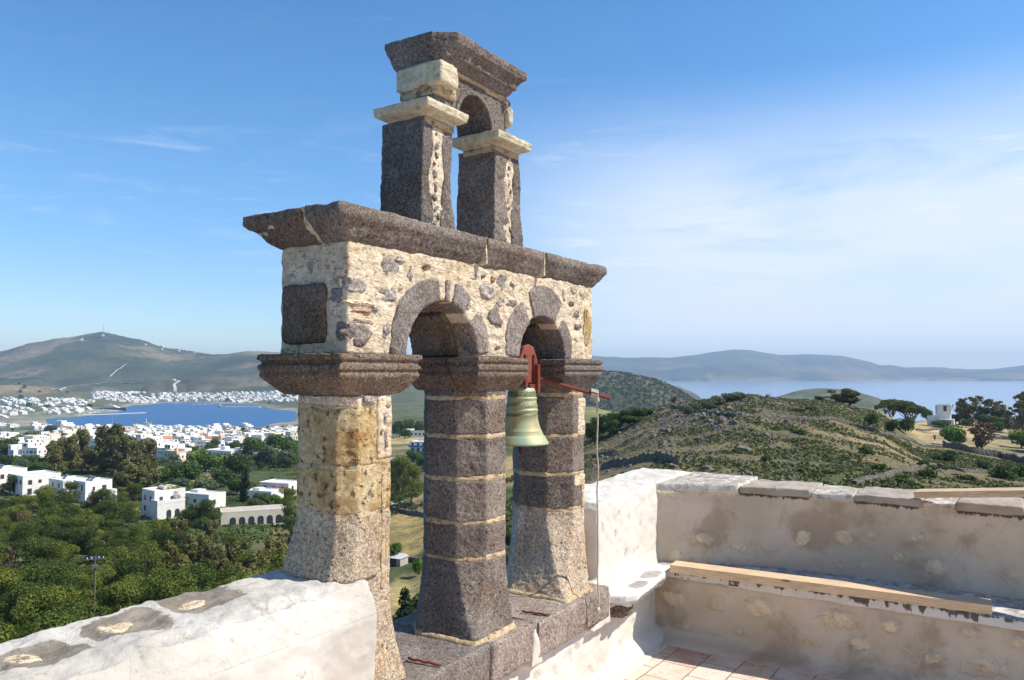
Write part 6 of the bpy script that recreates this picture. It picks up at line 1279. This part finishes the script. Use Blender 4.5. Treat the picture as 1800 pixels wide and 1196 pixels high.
for k in range(16):
    if k not in usedh: bpy.data.objects.remove(PO[k])
me = bpy.data.meshes.new('distant_houses'); me.from_pydata(rest.V, [], rest.F)
for x in HM: me.materials.append(MATS[x])
me.polygons.foreach_set('material_index', rest.M); me.update(); o = bpy.data.objects.new('distant_houses', me); C.objects.link(o); o['kind'] = 'stuff'
# square fort-like tower by the water
house('square_tower', 'square white tower with flared top rising at the waterside on the left', 110, 1430, 14, 12, 15, -15, row(0,3,8,9,1.4,1.8)+row(0,3,8,4,1.4,1.8), cat='tower')
def dome(px, Y, s, lb):
    x, Y, z = at(px, Y); o = empty('domed_church', (x,Y,z), R(-25), lb, 'church'); G = Geo(); G.box(-s, s, -s*.8, s*.8, -3, s*.9); G.build('wall', 'house_white', o); G = Geo(); G.lathe([(s*.55,s*.9),(s*.55,s*1.2),(s*.48,s*1.5),(s*.3,s*1.72),(.05,s*1.8)], 16); G.build('dome', 'house_white', o)
dome(301, 1290, 7, 'white domed church by the harbour in the middle of the town'); dome(352, 1200, 5, 'smaller domed white chapel among the roofs right of the church')
# ---- boats
def hull(L, B, Hh, mat, parent, z0=0, name='hull', sheer=.35):
    G = Geo(); rings = []
    for i in range(13):
        t = i/12; x = -L/2+L*t; b = B/2*(1-max(0, (t-.55)/.45)**2.2)*(1 if t > .06 else .85); top = Hh*(1+sheer*t*t); b = max(b, .05)
        rings.append([(x+(0.06*L*max(0,t-.8)*5*.2), -b, z0+top), (x, -b*.8, z0-.2), (x, 0, z0-.8), (x, b*.8, z0-.2), (x+(0.06*L*max(0,t-.8)*5*.2), b, z0+top)])
    G.loft(rings); return G.build(name, mat, parent)
def shore(px, Y): return (px-900)/FPX*Y, Y, SEA
x, Y, z = shore(201, 2215); Yt = empty('superyacht', (x,Y,z), R(-8), 'large motor yacht with dark navy hull and white decks moored at the left quay', 'yacht')
hull(78, 13, 6.0, 'hull_navy', Yt); 
for a, b, c0, c1, w_ in ((-33,20,6.2,8.8,11),(-28,12,8.85,11.4,10),(-20,6,11.45,13.8,8.5)): 
    G = Geo(); G.prism([(a,c0),(b,c0),(b-4,c1),(a,c1)], -w_/2, w_/2); G.build('deck', 'boat_white', Yt); G = Geo(); G.prism([(a+1,c0+.8),(b-1.6,c0+.8),(b-3,c1-.6),(a+1,c1-.6)], -w_/2-.05, w_/2+.05); G.build('window_band', 'window_dark', Yt)
G = Geo(); G.tube([(-8,0,13.8),(-9,0,21)], [.6,.2], 6); G.box(-10, -7, -2, 2, 17, 17.4); G.build('mast', 'boat_white', Yt)
x, Y, z = shore(262, 1530); Sh = empty('small_ferry', (x,Y,z), R(-6), 'white ship with an ochre funnel and tall mast behind the town roofs', 'ferry'); hull(34, 8, 3.4, 'boat_white', Sh)
G = Geo(); G.box(-12, 6, -3, 3, 3.5, 6.5); G.box(-9, 3, -2.6, 2.6, 6.55, 9.2); G.build('superstructure', 'boat_white', Sh); G = Geo(); G.box(-8.5, 2.6, -2.66, 2.66, 7.3, 8.4); G.build('window_band', 'window_dark', Sh); G = Geo(); G.tube([(6.5,0,3.5),(6.2,0,11)], 1.9, 14); G.build('funnel', 'funnel_ochre', Sh); G = Geo(); G.tube([(-3,0,9.2),(-3,0,19)], [.45,.25], 6); G.box(-3.3, -2.7, -2.2, 2.2, 15, 15.4); G.build('mast', 'boat_white', Sh)
def sail(px, Y, L, mh, rz, lb, group=None):
    x, Y, z = shore(px, Y); o = empty('sailing_boat', (x,Y,z), R(rz), lb, 'boat', group); hull(L, L*.28, L*.09, 'boat_white', o); G = Geo(); G.tube([(L*.05,0,L*.08),(L*.05,0,mh)], [.16*L/12,.08*L/12], 6); G.tube([(L*.05,0,L*.2),(-L*.4,0,L*.2)], .1*L/12, 6); G.build('mast', 'boat_white', o); G = Geo(); G.box(-L*.2, L*.15, -L*.08, L*.08, L*.10, L*.16); G.build('cabin', 'boat_white', o); return o
sail(199, 1560, 17, 24, 15, 'sailing boat with a tall white mast moored behind the town roofs')
for i, (px, Y, L) in enumerate(((168,2080,13),(176,2100,12),(160,2045,14),(150,2000,11),(184,2130,12),(142,1965,12))): sail(px, Y, L, 16, 70+i*6, 'small sailing boat moored stern to at the left quay', 'sailing boats moored at the left quay')
for i, (px, Y, L, rz) in enumerate(((342,2560,9,10),(352,2565,10,0),(362,2590,8,20),(372,2600,10,5),(250,2650,9,30),(275,2700,8,0),(310,2690,8,15),(222,2290,8,0),(218,2230,7,40))):
    x, Y, z = shore(px, Y); o = empty('motor_boat', (x,Y,z), R(rz), 'small white motor boat on the blue harbour water', 'boat', 'small motor boats in the harbour'); hull(L, L*.32, L*.11, 'boat_white', o); G = Geo(); G.box(-L*.2, L*.15, -L*.1, L*.1, L*.12, L*.26); G.build('cabin', 'boat_white', o)
x, Y, z = shore(391, 2420); o = empty('work_barge', (x,Y,z), R(0), 'dark landing barge lying at the head of the far pier', 'barge'); hull(22, 7, 2.2, 'hull_navy', o); G = Geo(); G.box(-8, -3, -2.5, 2.5, 2.2, 6.5); G.build('cabin', 'boat_white', o)
x, Y, z = shore(372, 2625); G = Geo(); G.box(-46, 40, -2, 2, -2, 1.4); o = G.build('stone_pier', 'roof_grey', None, loc=(x,Y,z), rz=R(8)); tag(o, 'pale stone pier with boats, jutting from the far shore', 'pier')
x, Y, z = shore(425, 2395); G = Geo(); G.box(-62, 60, -7, 7, -2, 1.8); o = G.build('stone_pier', 'house_cream', None, loc=(x,Y,z), rz=R(-3)); tag(o, 'broad pale pier on the right side of the harbour', 'pier')
x, Y, z = shore(150, 1960); G = Geo(); G.box(-170, 150, -5, 5, -2, 1.6); o = G.build('stone_quay', 'roof_grey', None, loc=(x,Y,z), rz=R(47)); tag(o, 'long pale quay along the left shore behind the yacht', 'quay')
# ---- utility poles in the wood
def upole(px, Y, h_, lb):
    x, Y, z = at(px, Y); o = empty('utility_pole', (x,Y,z), R(20), lb, 'utility pole'); G = Geo(); G.tube([(0,0,-.5),(0,0,h_)], [.13,.09], 8); G.build('pole', 'pole_wood', o)
    G = Geo(); G.box(-1.1, 1.1, -.05, .05, h_-.35, h_-.23); G.box(-.7, .7, .06, .16, h_-.05, h_+.05); G.build('crossarm', 'steel', o)
    for a in (-1.0, -.45, .45, 1.0): G = Geo(); G.lathe([(.05,h_-.23),(.07,h_-.15),(.04,h_-.05),(.02,h_)], 8, (a,0)); G.build('insulator', 'boat_white', o)
    G = Geo(); G.box(-.35, .35, -.3, .1, h_-1.5, h_-1.1); G.build('switch_box', 'steel', o)
    return Vector((x,Y,z+h_))
pa = upole(175, 108, 9.2, 'dark wooden utility pole with a crossarm standing in the pine wood')
x2, Y2, z2 = at(-260, 120); 
for i in range(3):
    G = Geo(); A_ = pa+Vector((-.9+.8*i, .1*i, -.1)); B_ = Vector((x2, Y2+i*.7, z2+9.0)); G.tube([A_.lerp(B_, t/14)+Vector((0,0,-1.4*4*(t/14)*(1-t/14))) for t in range(15)], .018, 5); o = G.build('power_cable', 'window_dark'); tag(o, 'thin power cable running left from the utility pole above the pines', 'cable', 'power cables above the pines')
G = Geo(); h1 = at(352, 262); G.box(-4, 4, -1.5, 1.5, 1.6, 1.75); G.box(-3.9,-3.7,-1.4,-1.2,-1,1.6); G.box(3.7,3.9,-1.4,-1.2,-1,1.6); G.box(-3.9,-3.7,1.2,1.4,-1,1.6); G.box(3.7,3.9,1.2,1.4,-1,1.6)
h1 = at(357, 372); o = G.build('garden_awning', 'awning_green', None, loc=h1, rz=R(-12)); tag(o, 'turquoise roofed shelter in the gardens below the hotel', 'shelter')
